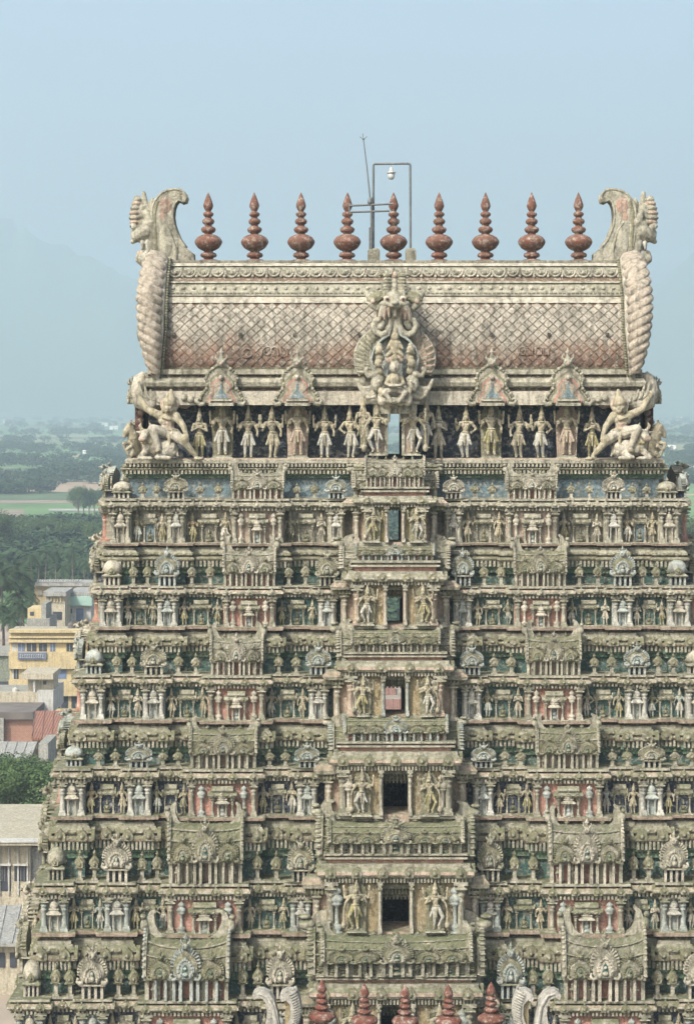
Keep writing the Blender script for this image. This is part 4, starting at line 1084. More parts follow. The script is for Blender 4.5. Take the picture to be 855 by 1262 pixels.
og.box(-.44, .44, -.46, .1, .20, .26, 'pale'); og.box(-.5, .5, -.42, .1, .0, .12, 'cream'); og.box(-.36, .36, -.44, .1, .27, .30, 'mossy')
for i_ in range(27):
    o = ogee(w_ * 1.02, h_ * .80); 
for i_, (x, z) in enumerate(ogee(w_ * 1.0, h_ * .80)[1:-1]): og.ball((x, -.1, z + .12), .085, 'cream', 7, 5)
og2 = ogee(w_, h_ * .80)
for a_, b_ in zip(og2, og2[1:]): og.ball(((a_[0] + b_[0]) / 2, -.1, (a_[1] + b_[1]) / 2 + .12), .07, 'mossy', 6, 4)
for s_ in (-1, 1):
    og.tube([(s_ * .66, -.2, .1), (s_ * .88, -.2, .06), (s_ * .98, -.2, .2), (s_ * .90, -.2, .32), (s_ * .82, -.2, .24)], [.1, .1, .08, .05, .03], 'cream', 7)
    og.ball((s_ * .10, -.28, 1.80), .05, 'white', 6, 4); og.tube([(s_ * .12, -.15, 1.85), (s_ * .24, -.15, 1.95), (s_ * .2, -.15, 2.08)], [.07, .05, .02], 'cream', 6)
og.ball((0, -.14, 1.75), .19, 'cream', 9, 6); og.ball((0, -.32, 1.70), .07, 'pinkpale', 6, 4); og.ball((0, -.36, 1.15), .11, 'pale', 9, 6)
og.tube([(0, -.1, 1.85), (0, -.1, 2.12)], [.12, .05], 'cream', 8); finial(og, (0, -.1, 2.05), .3, 'pale')
ogm = og.mesh('ogee_gable')
for off in (-212, -119, 119, 212): link('ogee_gable', ogm, tower, (off * s0, -.42 - 4, Z(500, -.4) - GZ), (1, 1, 1.0))

# ---- the great mask gable over the gallery door
gm = empty('tmp'); bpy.data.objects.remove(gm)
gp = MB()
ym = -.95; sm = S(ym); zb_ = Z(512, ym)
def kz(cz): return Z(320 + cz / 4.853, ym)
def kx(cx): return (cx - 418) / 4.853 * sm
gp.box(kx(290), kx(550), ym - .25, .2, kz(922), kz(862), 'cream'); gp.box(kx(275), kx(565), ym - .32, .2, kz(862), kz(846), 'pale')
gp.box(kx(300), kx(378), ym - .05, .7, kz(1170), kz(922) - .003, 'pinkpale'); gp.box(kx(460), kx(540), ym - .05, .7, kz(1170), kz(922) - .003, 'pinkpale')
for s_ in (-1, 1):
    a_, b_ = sorted((s_ * 8.6 * sm, s_ * 12.5 * sm)); gp.box(a_, b_, ym - .12, ym + .3, kz(1170), kz(925), 'cream')
body = []
for k in range(41):                       # arch body
    a = -0.28 * PI + 1.56 * PI * k / 40; body.append((kx(418) - math.cos(a) * 1.42, kz(575) + math.sin(a) * 1.28))
gp.prism(body, ym - .05, .9, 'mossy')
bk = [(-.6, kz(500)), (-.75, kz(300)), (-.55, kz(140)), (0, kz(110)), (.55, kz(140)), (.75, kz(300)), (.6, kz(500))]
gp.prism(bk, ym + .15, 2.2, 'cream'); gp.box(-1.2, 1.2, ym + .1, .6, kz(860), kz(680), 'cream')
hole = [(kx(418) + math.cos(2 * PI * k / 24) * .78, kz(590) + math.sin(2 * PI * k / 24) * .82) for k in range(24)]
gp.prism(hole, ym - .10, ym, 'bluish')
arch = part('great_gable', gp)
fe = MB()                                 # feathered flame border: overlapping quills
for s_ in (-1, 1):
    for k in range(30):
        a = math.radians(-38 + 108 * k / 29); r1, r2 = .98, 1.58 + .05 * math.sin(k * 2.1)
        if k > 24: r2 = 1.5
        c0 = (0, kz(590)); 
        p0 = (s_ * math.cos(a) * r1, ym - .16, c0[1] + math.sin(a) * r1 * .93); p1 = (s_ * math.cos(a + .16) * (r1 + r2) / 2, ym - .30, c0[1] + math.sin(a + .12) * (r1 + r2) / 2 * .9); p2_ = (s_ * math.cos(a + .20) * r2, ym - .18, c0[1] + math.sin(a + .2) * r2 * .86)
        fe.tube([p0, p1, p2_], [.05, .085, .06], 'pinkpale' if (s_ > 0 and k % 3) else ('cream' if k % 2 else 'mossy'), 6)
    fe.tube([(s_ * math.cos(math.radians(a_)) * 1.0, ym - .22, kz(590) + math.sin(math.radians(a_)) * .93) for a_ in range(-40, 75, 8)], .05, 'cream', 6)
    fe.tube([(s_ * math.cos(math.radians(a_)) * 1.60, ym - .16, kz(590) + math.sin(math.radians(a_)) * 1.38) for a_ in range(-30, 80, 8)], .07, 'cream', 6)
sub('feather_border', fe, arch)
o = link('mask_and_figures', BLOB['great_mask'], arch, (0, ym - .12, 0)); o.location.z = Z(320 + 1000 / 4.853, ym)

# ---- roof ends: gable board, twisted feather band, yali crest
def roof_end(par_link, sgn, k=1.):
    pass
eb = MB(); x0, x1 = -296 * s0, -281 * s0
arc2 = [(ell(z, .35), z) for z in [1.0 + (6.05 - 1.0) * q / 24 for q in range(25)]]
out = arc2 + [(2 * RY - y, z) for y, z in arc2[::-1]]
q_ = MB(); q_.prism(out, 0, 1, 'cream')
for (y, t_, z) in q_.v: eb.v.append((x0 + (x1 - x0) * t_ - (.0 if z > 3 else (3 - z) * .07), y, z))
eb.f = q_.f; eb.m = q_.m; eb.s = q_.s
rim = [(-RX - .10 - (.0 if z > 3 else (3 - z) * .09), ell(z, .42) , z) for z in [1.0 + 5.0 * q / 30 for q in range(31)]]
eb.tube(rim, .13, 'pale', 8)
for q in range(46):
    z = 1.05 + 4.9 * q / 45; eb.ball((-RX + .10 - (.0 if z > 3 else (3 - z) * .09), ell(z, .36), z), .065, 'mossy', 5, 4)
fbs = []
prof_r = [(462, 192, 6), (450, 189.5, 9.5), (430, 187, 12.5), (400, 185, 15), (370, 184, 16), (340, 185.5, 15.5), (320, 188, 14), (306, 190, 10)]
def rr(py, i_):
    for a_, b_ in zip(prof_r, prof_r[1:]):
        if b_[0] <= py <= a_[0]:
            t_ = (a_[0] - py) / (a_[0] - b_[0]); return a_[i_] + (b_[i_] - a_[i_]) * t_
    return prof_r[-1][i_]
for back in (False, True):
    rows = []
    for q in range(260):
        py = 461 - 154 * q / 259; z = Z(py, 0.6); ye = ell(min(z, RZ + RB + .4), .55); R_ = rr(py, 2) * s0; xc = (rr(py, 1) - 486) * s0
        row = []
        for k_ in range(22):
            a = 2 * PI * k_ / 22; tw = (math.sin(a * 1.0 + q * .0) ); rib = 1 + .20 * abs(math.sin(q * .165 + math.cos(a) * 1.1)) ** .7 - .13
            x = xc + R_ * math.cos(a) * rib; y = ye + R_ * .9 * math.sin(a) * rib
            row.append((x, 2 * RY - y if back else y, z - .25 * math.cos(a) * R_))
        rows.append(row)
    fb = MB(); fb.grid(rows, 'ribband', True, True); fb.face(rows[-1], 'cream'); fb.face(rows[0], 'cream'); fbs.append(fb)
dsk = [(ell(z, .1), z) for z in [1.0 + 4.9 * q / 20 for q in range(21)]]; dsk = dsk + [(2 * RY - y, z) for y, z in dsk[::-1]]
q_ = MB(); q_.prism(dsk, 0, 1, 'pinkpale')
dm_ = MB()
for (y, t_, z) in q_.v: dm_.v.append((x0 - .25 + .3 * t_, y, z))
dm_.f = q_.f; dm_.m = q_.m; dm_.s = q_.s
for k_ in range(9):                      # relief on the side gable
    a = PI * k_ / 8; dm_.ball((x0 - .3, 4 - math.cos(a) * 1.9, 2.6 + math.sin(a) * 1.9), .42, 'cream', 10, 6)
dm_.ball((x0 - .35, 4, 3.0), .8, 'cream', 12, 8); dm_.ball((x0 - .4, 4, 4.2), .5, 'pale', 12, 8)
weather('ribband', (.50, .43, .34), .6, .4)
crest = MB()
wp = [(400, 770), (372, 640), (345, 430), (352, 250), (378, 190), (420, 140), (470, 108), (520, 97), (570, 93), (612, 105), (640, 135), (650, 170), (640, 200), (615, 206), (596, 192), (575, 190), (552, 215), (536, 262), (530, 330), (540, 400), (560, 460), (590, 530), (640, 600), (716, 660), (722, 770)]
crest.prism([((x - 400) * y_, (750 - z) * y_) for x, z in wp][::-1], -.42, .42, 'cream')
for s_ in (-1, 1):
    crest.tube([((x - 400) * y_, s_ * .40, (750 - z) * y_) for x, z in wp[2:-2]], .055, 'cream', 6)
    crest.ball(((468 - 400) * y_, s_ * .36, (750 - 235) * y_), .33, 'peach', 14, 9, 1., .32, 1.25); crest.ball(((440 - 400) * y_, s_ * .34, (750 - 330) * y_), .24, 'peach', 12, 8, 1., .4, 1.5)
    crest.ball(((520 - 400) * y_, s_ * .36, (750 - 150) * y_), .2, 'cream', 12, 8, 1.5, .35, .9); crest.ball(((470 - 400) * y_, s_ * .30, (750 - 560) * y_), .42, 'cream', 14, 9, .9, .5, 2.0)
weather('peach', (.50, .33, .25), .55, .3)
crest.tube([((x - 400) * y_, -.36, (750 - z) * y_) for x, z in [(395, 700), (385, 560), (375, 420), (372, 300), (400, 200)]], .10, 'mossy', 7)
crest.tube([((x - 400) * y_, .36, (750 - z) * y_) for x, z in [(395, 700), (385, 560), (375, 420), (372, 300), (400, 200)]], .10, 'mossy', 7)
crest.tube([((x - 400) * y_, -.40, (750 - z) * y_) for x, z in [(545, 740), (560, 640), (500, 450), (450, 380)]], [.12, .1, .07, .04], 'cream', 7)
def mirrored(mb):
    m = MB(); m.v = [(-x, y, z) for x, y, z in mb.v]; m.f = [f[::-1] for f in mb.f]; m.m = mb.m; m.s = mb.s; return m
def mirror_mesh(me):
    c = me.copy(); c.transform(Matrix.Scale(-1, 4, (1, 0, 0))); c.flip_normals(); return c
HEADR = mirror_mesh(BLOB['yali_head'])
for sg in (-1, 1):
    g = (lambda m: m) if sg < 0 else mirrored
    e_ = part('roof_end_gable', g(eb)); [sub('feather_band', g(f_), e_) for f_ in fbs]; sub('side_relief', g(dm_), e_)
    c_ = link('horned_crest', g(crest).mesh('horned_crest'), tower, (sg * 289.5 * S(4.0) , 0, Z(325, 4.0) - GZ - .02), 1.04)
    link('beast_head', BLOB['yali_head'] if sg < 0 else HEADR, c_)
    # lobed shell wing above the gallery corner
    sw_ = MB(); 
    def U(px, py, y): return ((px - 486) * S(0), y, Z(py, 0))
    sw_.tube([U(196, 488, -.1), U(186, 500, .0), U(176, 494, .0), U(171, 480, .1), U(172, 466, .1), U(177, 459, .1)], [.3, .42, .42, .36, .26, .1], 'pale', 10)
    sw_.tube([U(196, 470, .3), U(190, 484, .3), U(200, 494, .2), U(216, 492, .1), U(230, 498, .0), U(240, 492, -.1)], [.35, .45, .42, .30, .2, .12], 'pinkpale', 10)
    sw_.tube([U(178, 462, .1), U(192, 468, .4), U(200, 480, .5)], [.12, .3, .4], 'cream', 8)
    for k_ in range(4): sw_.tube([U(172 + k_ * 7, 470 + k_ * 5, -.3), U(176 + k_ * 7, 486 + k_ * 3, -.36), U(188 + k_ * 6, 496, -.3)], [.05, .08, .05], 'cream', 6)
    for k_ in range(3): sw_.ball(U(228 + k_ * 8, 490 + 2 * k_, -.35), .16, 'cream', 7, 5)
    sw_.box(U(165, 0, 0)[0], U(238, 0, 0)[0], .1, 7.9, Z(500, 0), Z(484, 0), 'cream')
    e2 = part('corner_wing', g(sw_))
    # side bracket mouldings at the gallery ends
    sb_ = MB(); sb_.box(-327 * s0, -300 * s0, .6, YB - .4, Z(497, 0), Z(480, 0), 'cream')
    for yy in (1.0, 2.2, 4.0, 5.8, 7.0): sb_.add(fan(.9, 1.1, 'cream', 'mossy', 'blue'), (-325 * s0, yy, Z(497, 0)), 1, -PI / 2)
    part('side_eaves', g(sb_))

# ------------------------------------------------------------------ ridge finials (kalasams)
kl = MB()
KP = [(0, 238), (2.6, 234 + 8), (4.9, 251), (5.0, 255), (3.4, 260), (2.4, 262), (5.2, 264), (5.6, 266), (3.4, 269), (3.0, 271), (6.2, 274), (6.4, 276), (3.6, 279), (3.2, 281), (7.6, 283.5), (8.2, 286), (5.2, 289)]
fp_ = []
def kal(mb, sc=1.):
    P_ = [(0.0, 88), (2.0, 83.5), (4.2, 78), (6.0, 72), (6.0, 69.5), (4.4, 66), (3.4, 64.5), (3.2, 63.5), (6.0, 62), (6.6, 60), (5.6, 58), (3.8, 57), (3.8, 55.5), (7.0, 53.5), (7.6, 51), (6.4, 48.5), (4.4, 47.4), (4.4, 45.6), (8.4, 43.6), (9.2, 41), (7.6, 38), (5.2, 37), (5.0, 35.6),
          (9, 34.6), (13.8, 32), (16.4, 28.5), (16.9, 26.6), (16.9, 25.6), (16.2, 23.2), (13, 18.6), (9, 16), (5.8, 14.8), (5.6, 13.6), (9.2, 12), (10.2, 9.6), (9.2, 7.5), (5.8, 6.4), (5.8, 5), (10.8, 4), (13.0, 2), (13.4, -.5)]
    mb.lathe([(r * S(4) * sc, z * S(4) * sc) for r, z in P_[::-1]], 'terracotta', seg=24)
kal(kl); klm = kl.mesh('ridge_finial')
ordn = ['leftmost', 'second from left', 'third from left', 'fourth from left', 'fifth, middle', 'sixth from left', 'seventh from left', 'third from right beside eighth', 'rightmost']
KX = [257, 314, 371, 427.5, 485, 541, 598, 655, 713]
KL = ['leftmost terracotta pot finial on the roof ridge, beside the left horned beast', 'terracotta pot finial on the roof ridge, second from the left', 'terracotta pot finial on the roof ridge, third from the left',
      'terracotta pot finial left of the poles, the two bars tied to its neck', 'terracotta pot finial under the hanging lamp at the middle of the ridge', 'terracotta pot finial just right of the lamp frame on the roof ridge',
      'terracotta pot finial on the roof ridge, third from the right', 'terracotta pot finial on the roof ridge, second from the right', 'rightmost terracotta pot finial on the roof ridge, beside the right horned beast']
zr = Z(324, 4.0)
rg = MB(); rg.box(-RX, RX, ell(ztop) + .02, 2 * RY - ell(ztop) - .02, ztop + .03, zr, 'concrete'); part('ridge_platform', rg)
for px, lb in zip(KX, KL):
    o = link('ridge_finial', klm, None, (XP(px, 4.0), 4.0, zr), 1, random.random() * 6); o.rotation_euler.x = random.uniform(-.012, .012); o.rotation_euler.y = random.uniform(-.012, .012)
    tag(o, lb, 'finial', 'terracotta pot finials along the roof ridge')
# lamp frame
lf = empty('lamp_frame', (XP(482, 3.6), 3.6, zr)); tag(lf, 'inverted U of grey pipe on concrete blocks straddling the middle ridge finial', 'pipe frame')
fx, fy, fz = lf.location
def LP_(px, py): return (XP(px, 3.6) - fx, 0, Z(py, 3.6) - fz)
m = MB(); m.tube([LP_(460, 318), LP_(460, 204), LP_(460.6, 202.2), LP_(462, 201.6), LP_(503, 201.2), LP_(504.8, 202), LP_(505.4, 204), LP_(505.8, 318)], .048, 'pipe', 8); link('pipe', m.mesh('pipe'), lf)
for px, hw_ in ((460.5, .26), (506, .23)):
    m = MB(); m.sq([(hw_, -.02), (hw_, .50), (hw_ * .8, .58), (hw_ * .45, .60)], 'concrete', (LP_(px, 324)[0], 0, 0)); link('concrete_block', m.mesh('concrete_block'), lf)
lp_ = empty('hanging_lamp', (XP(482, 3.6), 3.6, Z(202, 3.6))); tag(lp_, 'small grey glass lamp hanging from the pipe frame above the roof', 'lamp')
m = MB(); m.tube([(0, 0, 0), (0, 0, -.14)], .018, 'lampmetal', 6); m.lathe([(.03, -.12), (.08, -.16), (.10, -.30), (.19, -.33), (.19, -.38), (.13, -.385)][::-1], 'lampmetal', seg=14); link('lamp_cap', m.mesh('lamp_cap'), lp_)
m = MB(); m.lathe([(.0, -.66), (.09, -.64), (.14, -.56), (.155, -.40), (.12, -.38)], 'lampglass', seg=14); link('glass_globe', m.mesh('glass_globe'), lp_)
ant = empty('lightning_rod', (XP(456.5, 3.4), 3.4, zr)); tag(ant, 'thin leaning lightning rod with small pronged tip left of the lamp frame', 'lightning rod')
ax, ay, az = ant.location
def AP(px, py): return (XP(px, 3.4) - ax, 0, Z(py, 3.4) - az)
m = MB(); m.tube([AP(457.5, 321), AP(457.5, 243)], .045, 'pipe', 8); m.tube([AP(455.5, 321), AP(455.5, 280)], .035, 'pipe', 6); link('support_pole', m.mesh('support_pole'), ant)
m = MB(); m.tube([AP(456.8, 252), AP(452, 205), AP(447.5, 170)], [.035, .026, .02], 'pipe', 6); m.tube([AP(447.6, 172), AP(447, 164)], .012, 'pipe', 4)
m.tube([AP(443.5, 168), AP(447.7, 172), AP(452, 167.5)], .014, 'pipe', 4); m.ball(AP(447.8, 171), .05, 'pipe', 6, 4); link('rod', m.mesh('rod'), ant)
m = MB(); m.lathe([(.03, 0), (.09, .05), (.10, .14), (.05, .28), (.02, .34)], 'pipe', AP(455.5, 252), 8); link('insulator', m.mesh('insulator'), ant)
m = MB()
for a_, b_ in (((430, 253.2), (484, 250.8)), ((432, 261), (480, 259.4))): m.tube([AP(*a_), AP(*b_)], .045, 'pipe', 6)
m.tube([(AP(430, 253)[0], .3, AP(430, 253)[2]), AP(430, 253), (AP(430, 262)[0], 0, AP(430, 262)[2])], .03, 'pipe', 5)
o = link('cross_bars', m.mesh('cross_bars'), ant)

# ------------------------------------------------------------------ statues
GAL = [(-240, 's', 'praying_attendant', 'small praying stucco figure with yellow legs, outermost in the gallery on the left'),
 (-212, 'L', 'standing_deity', 'large four-armed statue with white legs under the outer left ogee gable'),
 (-180, 'm', 'standing_deity', 'four-armed statue with pale legs, first right of the outer left ogee gable'),
 (-151, 'm', 'swaying_deity', 'four-armed statue just left of the inner left ogee gable'),
 (-119, 'L', 'standing_deity_pink', 'large four-armed statue with pink legs under the inner left ogee gable'),
 (-86, 'm', 'standing_deity', 'white-legged four-armed statue just right of the inner left ogee gable'),
 (-55, 'm', 'hip_attendant', 'hand-on-hip gallery statue next left of the great mask gable'),
 (54, 'm', 'praying_attendant_pale', 'pale slim praying gallery statue next right of the great mask gable'),
 (88, 'm', 'hip_attendant', 'statue with hand on hip, second right of the great mask gable'),
 (119, 'L', 'standing_deity_yellow', 'large four-armed statue with olive legs under the inner right ogee gable'),
 (154, 'm', 'swaying_deity', 'four-armed statue just right of the inner right ogee gable'),
 (181, 'm', 'hip_attendant', 'statue just left of the outer right ogee gable'),
 (212, 'L', 'standing_deity_pink', 'large four-armed statue with rosy backing under the outer right ogee gable'),
 (243, 's', 'praying_attendant', 'small praying stucco figure, outermost in the gallery on the right')]
hal = halo(1.0, 1.0, 'mossy').mesh('backing_plate'); hal2 = halo(1., 1., 'pinkpale').mesh('backing_plate')
def statue(kind, loc, h, label, group, rz=0., flip=False, ped=None, plate=None, name='statue', cat='statue'):
    root = empty(name, loc); root.rotation_euler = (0, 0, rz); tag(root, label, cat, group)
    sc_ = h / 1.98; zo = 0.
    if ped:
        m = MB(); m.sq([(.5, 0), (.46, .05), (.40, .07), (.44, .12)], 'cream', sx=ped, sy=ped * .55); link('pedestal', m.mesh('pedestal'), root); zo = .12
    o = link('body', BLOB[kind], root, (0, 0, zo), (-sc_ if flip else sc_, sc_, (h - zo) / 1.98))
    if plate: link('backing_plate', plate, root, (0, .16 * sc_, 0), (sc_ * .80, sc_, h * .98))
    return root
for off, k_, kind, lb in GAL:
    h = {'L': 2.32, 'm': 2.14, 's': 2.05}[k_]
    statue(kind, (off * s0, -.08, gz0 + .05), h, lb, 'statues in the open gallery under the barrel roof', random.uniform(-.08, .08), off > 0 and k_ != 'L', .9 if k_ == 'L' else None, {'L': hal if off in (-212, 119) else hal2}.get(k_))
for sg in (-1, 1):
    sd_ = 'left' if sg < 0 else 'right'
    statue('door_guard', (sg * 22 * sm, ym - .28, kz(1170)), 2.15, f'gallery door guard statue with raised hands, {sd_} of the narrow sky-lit opening', 'guards of the gallery door', 0, sg < 0, .7)
    statue('lady_green' if sg < 0 else 'lady', (sg * 39 * sm, ym + .25, kz(1130)), 2.1, f'leaning lady statue beside the great mask gable, {sd_} side', 'ladies beside the mask gable', sg * .35, sg > 0)
    w_ob = BLOB['corner_warrior'] if sg < 0 else mirror_mesh(BLOB['corner_warrior'])
    o = link('warrior_statue', w_ob, None, (sg * 277.2 * s0, -.15, gz0 + .03), .95); tag(o, f'big seated warrior statue with pointed crown, one arm raised, at the {sd_} roof corner', 'statue', 'warriors at the roof corners')
    o = link('bull_statue', BLOB['seated_bull'] if sg < 0 else mirror_mesh(BLOB['seated_bull']), None, (sg * 287 * s0, -.62, gz0 + .03)); tag(o, f'pale reclining bull statue at the feet of the {sd_} corner warrior', 'statue', 'bulls at the roof corners')
    o = link('beast_statue', BLOB['rearing_beast'] if sg < 0 else mirror_mesh(BLOB['rearing_beast']), None, (sg * 324 * s0, .1, gz0 + .03)); tag(o, f'rearing beast statue looking outwards behind the {sd_} bull', 'statue', 'rearing beasts at the roof corners')
    statue('lady', (sg * 322 * s0, 2.2, gz0 + .05), 2.3, f'weathered lady statue in profile on the {sd_} end of the gallery', 'ladies on the gallery ends', -sg * PI / 2 * -1 if False else sg * PI / 2)
SM = ['hip_attendant', 'praying_attendant_pale', 'lady_green', 'hip_attendant_yellow', 'standing_deity_blue', 'hip_attendant_blue', 'swaying_deity', 'praying_attendant', 'lady', 'standing_deity_yellow']
GAP = ['corner-side niche', 'middle niche', 'porch-side niche']
rnd = random.Random(3)
for kind, i, sg, gi, loc, sc_, e_ in FIGS:
    half = 'left half' if sg < 0 else 'right half'
    if kind == 'guard':
        k_ = ('door_guard', 'door_guard_yellow')[(i + (sg > 0)) % 2]
        statue(k_, loc, sc_ * 1.98 * rnd.uniform(.97, 1.03), f'four-armed door guard statue {"left" if sg < 0 else "right"} of the {STOREY[i]} storey doorway of the porch', 'door guards of the central porch', 0, sg < 0, .8 if i > 3 else .55, hal)
    else:
        lr = 'left' if e_ < 0 else 'right'
        statue(rnd.choice(SM), loc, sc_ * 1.98 * rnd.uniform(.9, 1.0), f'small standing figure {lr} of the {GAP[gi]}, {STOREY[i]} storey, {half}', 'small figures beside the wall niches', rnd.uniform(-.25, .25), rnd.random() < .5)
# relief figures seen in profile on the two side faces
for i in range(1, 7):
    y = Wy(i); s = S(y); t = T[i]; hw = (t['ku'] + 12 + i * .9) * s; zf = Z(t['f'], y); hh = Z(t['wt'], y) - zf
    for sg in (-1, 1):
        sd_ = 'left' if sg < 0 else 'right'
        for q, (yy, w1) in enumerate(((1.05 - .1 * i, 'front'), (2.0, 'inner'))):
            statue(SM[(i * 3 + q * 5 + (sg > 0)) % 10], (sg * (hw + (.62 if q else .2)), yy + (.4 if q else 0), zf + .01), hh * .95, f'side-face figure seen in profile on the {sd_} flank, {STOREY[i]} storey, {w1} one', 'figures on the tower flanks', sg * PI / 2)
        zc = Z(t['ct'], y)
        for q in range(2):
            hcl = (Z(t['pat'], y) - zc) * .80
            statue(SM[(i + q * 3) % 10], (sg * (hw + .28 + .2 * q), 1.6 + 1.0 * q, zc + .01), hcl, f'figure on the {sd_} flank parapet above the {STOREY[i]} storey, {"front" if q == 0 else "rear"} of two', 'parapet figures on the tower flanks', sg * (PI / 2 - .5 * q))
# ------------------------------------------------------------------ the gate tower in front: only its ridge reaches into the picture
FY = -13.0; fs = S(FY); fcx = XP(501, FY); frz = Z(1273, FY)
ft = empty('front_gate_tower', (fcx, FY, GZ)); tag(ft, 'roof of the nearer gate tower with pale curled horns at its two ends', 'gate tower')
def fput(name, mb, loc=(0, 0, 0), sc_=1.): return link(name, mb.mesh(name), ft, (loc[0], loc[1], loc[2] - GZ), sc_)
b_ = MB(); RXf = 150 * fs; pts = [(-2.3, -4.2), (-2.3, -3.6), (-2.05, -3.0), (-1.9, -2.0), (-1.45, -1.0), (-.8, -.25), (-.5, 0), (.5, 0), (.8, -.25), (1.45, -1.0), (1.9, -2.0), (2.05, -3.0), (2.3, -3.6), (2.3, -4.2)]
b_.grid([[(-RXf, y, z) for y, z in pts], [(RXf, y, z) for y, z in pts]], 'cream', False)
for s_ in (-1, 1): b_.face([(s_ * RXf, y, z) for y, z in pts], 'cream')
for k in range(60): b_.ball((-RXf + .1 + k * 2 * RXf / 60, -.55, -.16), .09, 'pale', 6, 4)
fput('barrel_roof', b_, (0, 0, frz))
b_ = MB(); b_.box(-RXf - .3, RXf + .3, -2.5, 2.5, GZ + 8, frz - 4.2, 'blue'); b_.box(-RXf - .9, RXf + .9, -3.1, 3.1, GZ - .5, GZ + 8, 'mossy')
for k in range(4): b_.box(-RXf - .6 - .3 * (k % 2), RXf + .6 + .3 * (k % 2), -2.9 - .2 * (k % 2), 2.9 + .2 * (k % 2), frz - 4.6 - k * 1.6, frz - 4.2 - k * 1.6, 'cream')
for k in range(24): b_.add(column(3., .16, 'pale'), (-RXf + k * 2 * RXf / 23, -2.62, frz - 8.0))
fput('tower_body', b_)
wcrest = MB()       # taller, slimmer curled horn pair at each end
w1 = [(-30, 42), (-32, 47), (-30, 51), (-24, 54), (-17, 53.5), (-10, 50), (-4, 42), (0, 28), (3, 10), (7, -14), (-18, -14), (-15.5, 8), (-13, 24), (-14, 36), (-18, 43), (-24, 45.5), (-28, 43)]
wcrest.prism([(x * fs, z * fs) for x, z in w1], -.30, .30, 'shellpale')
wcrest.tube([((x) * fs, -.30, z * fs) for x, z in [(1, -10), (-2, 14), (-6, 34), (-14, 47), (-24, 50)]], [.1, .09, .07, .06, .04], 'shellpale', 7)
w2 = [(6, 40), (3.5, 45), (6, 50), (13, 53.5), (21, 53), (27, 48), (30, 38), (30, 24), (27, 10), (20, 3), (16, -14), (4, -14), (8, 4), (15, 12), (18, 24), (17, 36), (12, 42)]
wc2 = MB(); wc2.prism([(x * fs, z * fs) for x, z in w2], -.36, .36, 'shellpale')
wc2.prism([(x * fs, z * fs) for x, z in [(9, 39), (12, 43), (17, 38), (18.5, 24), (16, 12), (10, 6), (10, 20), (11, 32)]], -.20, .20, 'ochre')
wc2.prism([(x * fs, z * fs) for x, z in [(-14, -14), (-8, 6), (-3, 13), (2, 10), (4, 0), (3, -14)]], -.5, .5, 'shellpale')
for k in range(15):
    t_ = k / 14; x_ = (17 + 12.5 * math.sin(PI * (.18 + .62 * t_))) * fs; z_ = (52 - 46 * t_) * fs
    for q in (-1, 1): wc2.tube([(x_ + .03, 0, z_), (x_ + .01, q * .34, z_ + .02), (x_ - .22, q * .42, z_ - .08)], [.05, .065, .03], 'shellpale', 6)
weather('shellpale', (.52, .51, .46), .45, .2)
for s_ in (-1, 1):
    a_ = (lambda m: m) if s_ < 0 else mirrored
    hz = frz
    c_ = link('horned_crest', a_(wcrest).mesh('horned_crest'), ft, (s_ * 159 * fs, -.2, Z(1268, FY) - GZ), .94)
    link('scaly_horn', a_(wc2).mesh('scaly_horn'), c_)
FL = ['brick red pot finial in the foreground, leftmost of five at the bottom edge', 'brick red pot finial in the foreground, second from left of five', 'brick red pot finial in the foreground below the doorway, middle of five', 'brick red pot finial in the foreground, fourth from left of five', 'brick red pot finial in the foreground, rightmost of five at the bottom edge']
weather('redpot', (.165, .042, .027), .35, .05, .55)
kf = MB(); kal(kf); kf.m = ['redpot'] * len(kf.m); kfm = kf.mesh('ridge_finial')
for (px, tip), lb in zip(((396.5, 1207), (449, 1212), (499, 1213), (552.5, 1213), (605, 1210)), FL):
    sc_f = .81; h = 88 * S(4) * .61
    zt_ = Z(tip, FY); o = link('ridge_finial', kfm, None, (XP(px, FY), FY, zt_ - h), (sc_f, sc_f, .61), random.random() * 6)
    tag(o, lb, 'finial', 'brick red pot finials of the front gate tower')
    fput('finial_base', (lambda m: (m.cbox(0, 0, 0, .9, .9, max(.1, zt_ - h - frz + .06), 'cream'), m)[1])(MB()), (XP(px, FY) - fcx, 0, frz - .03))

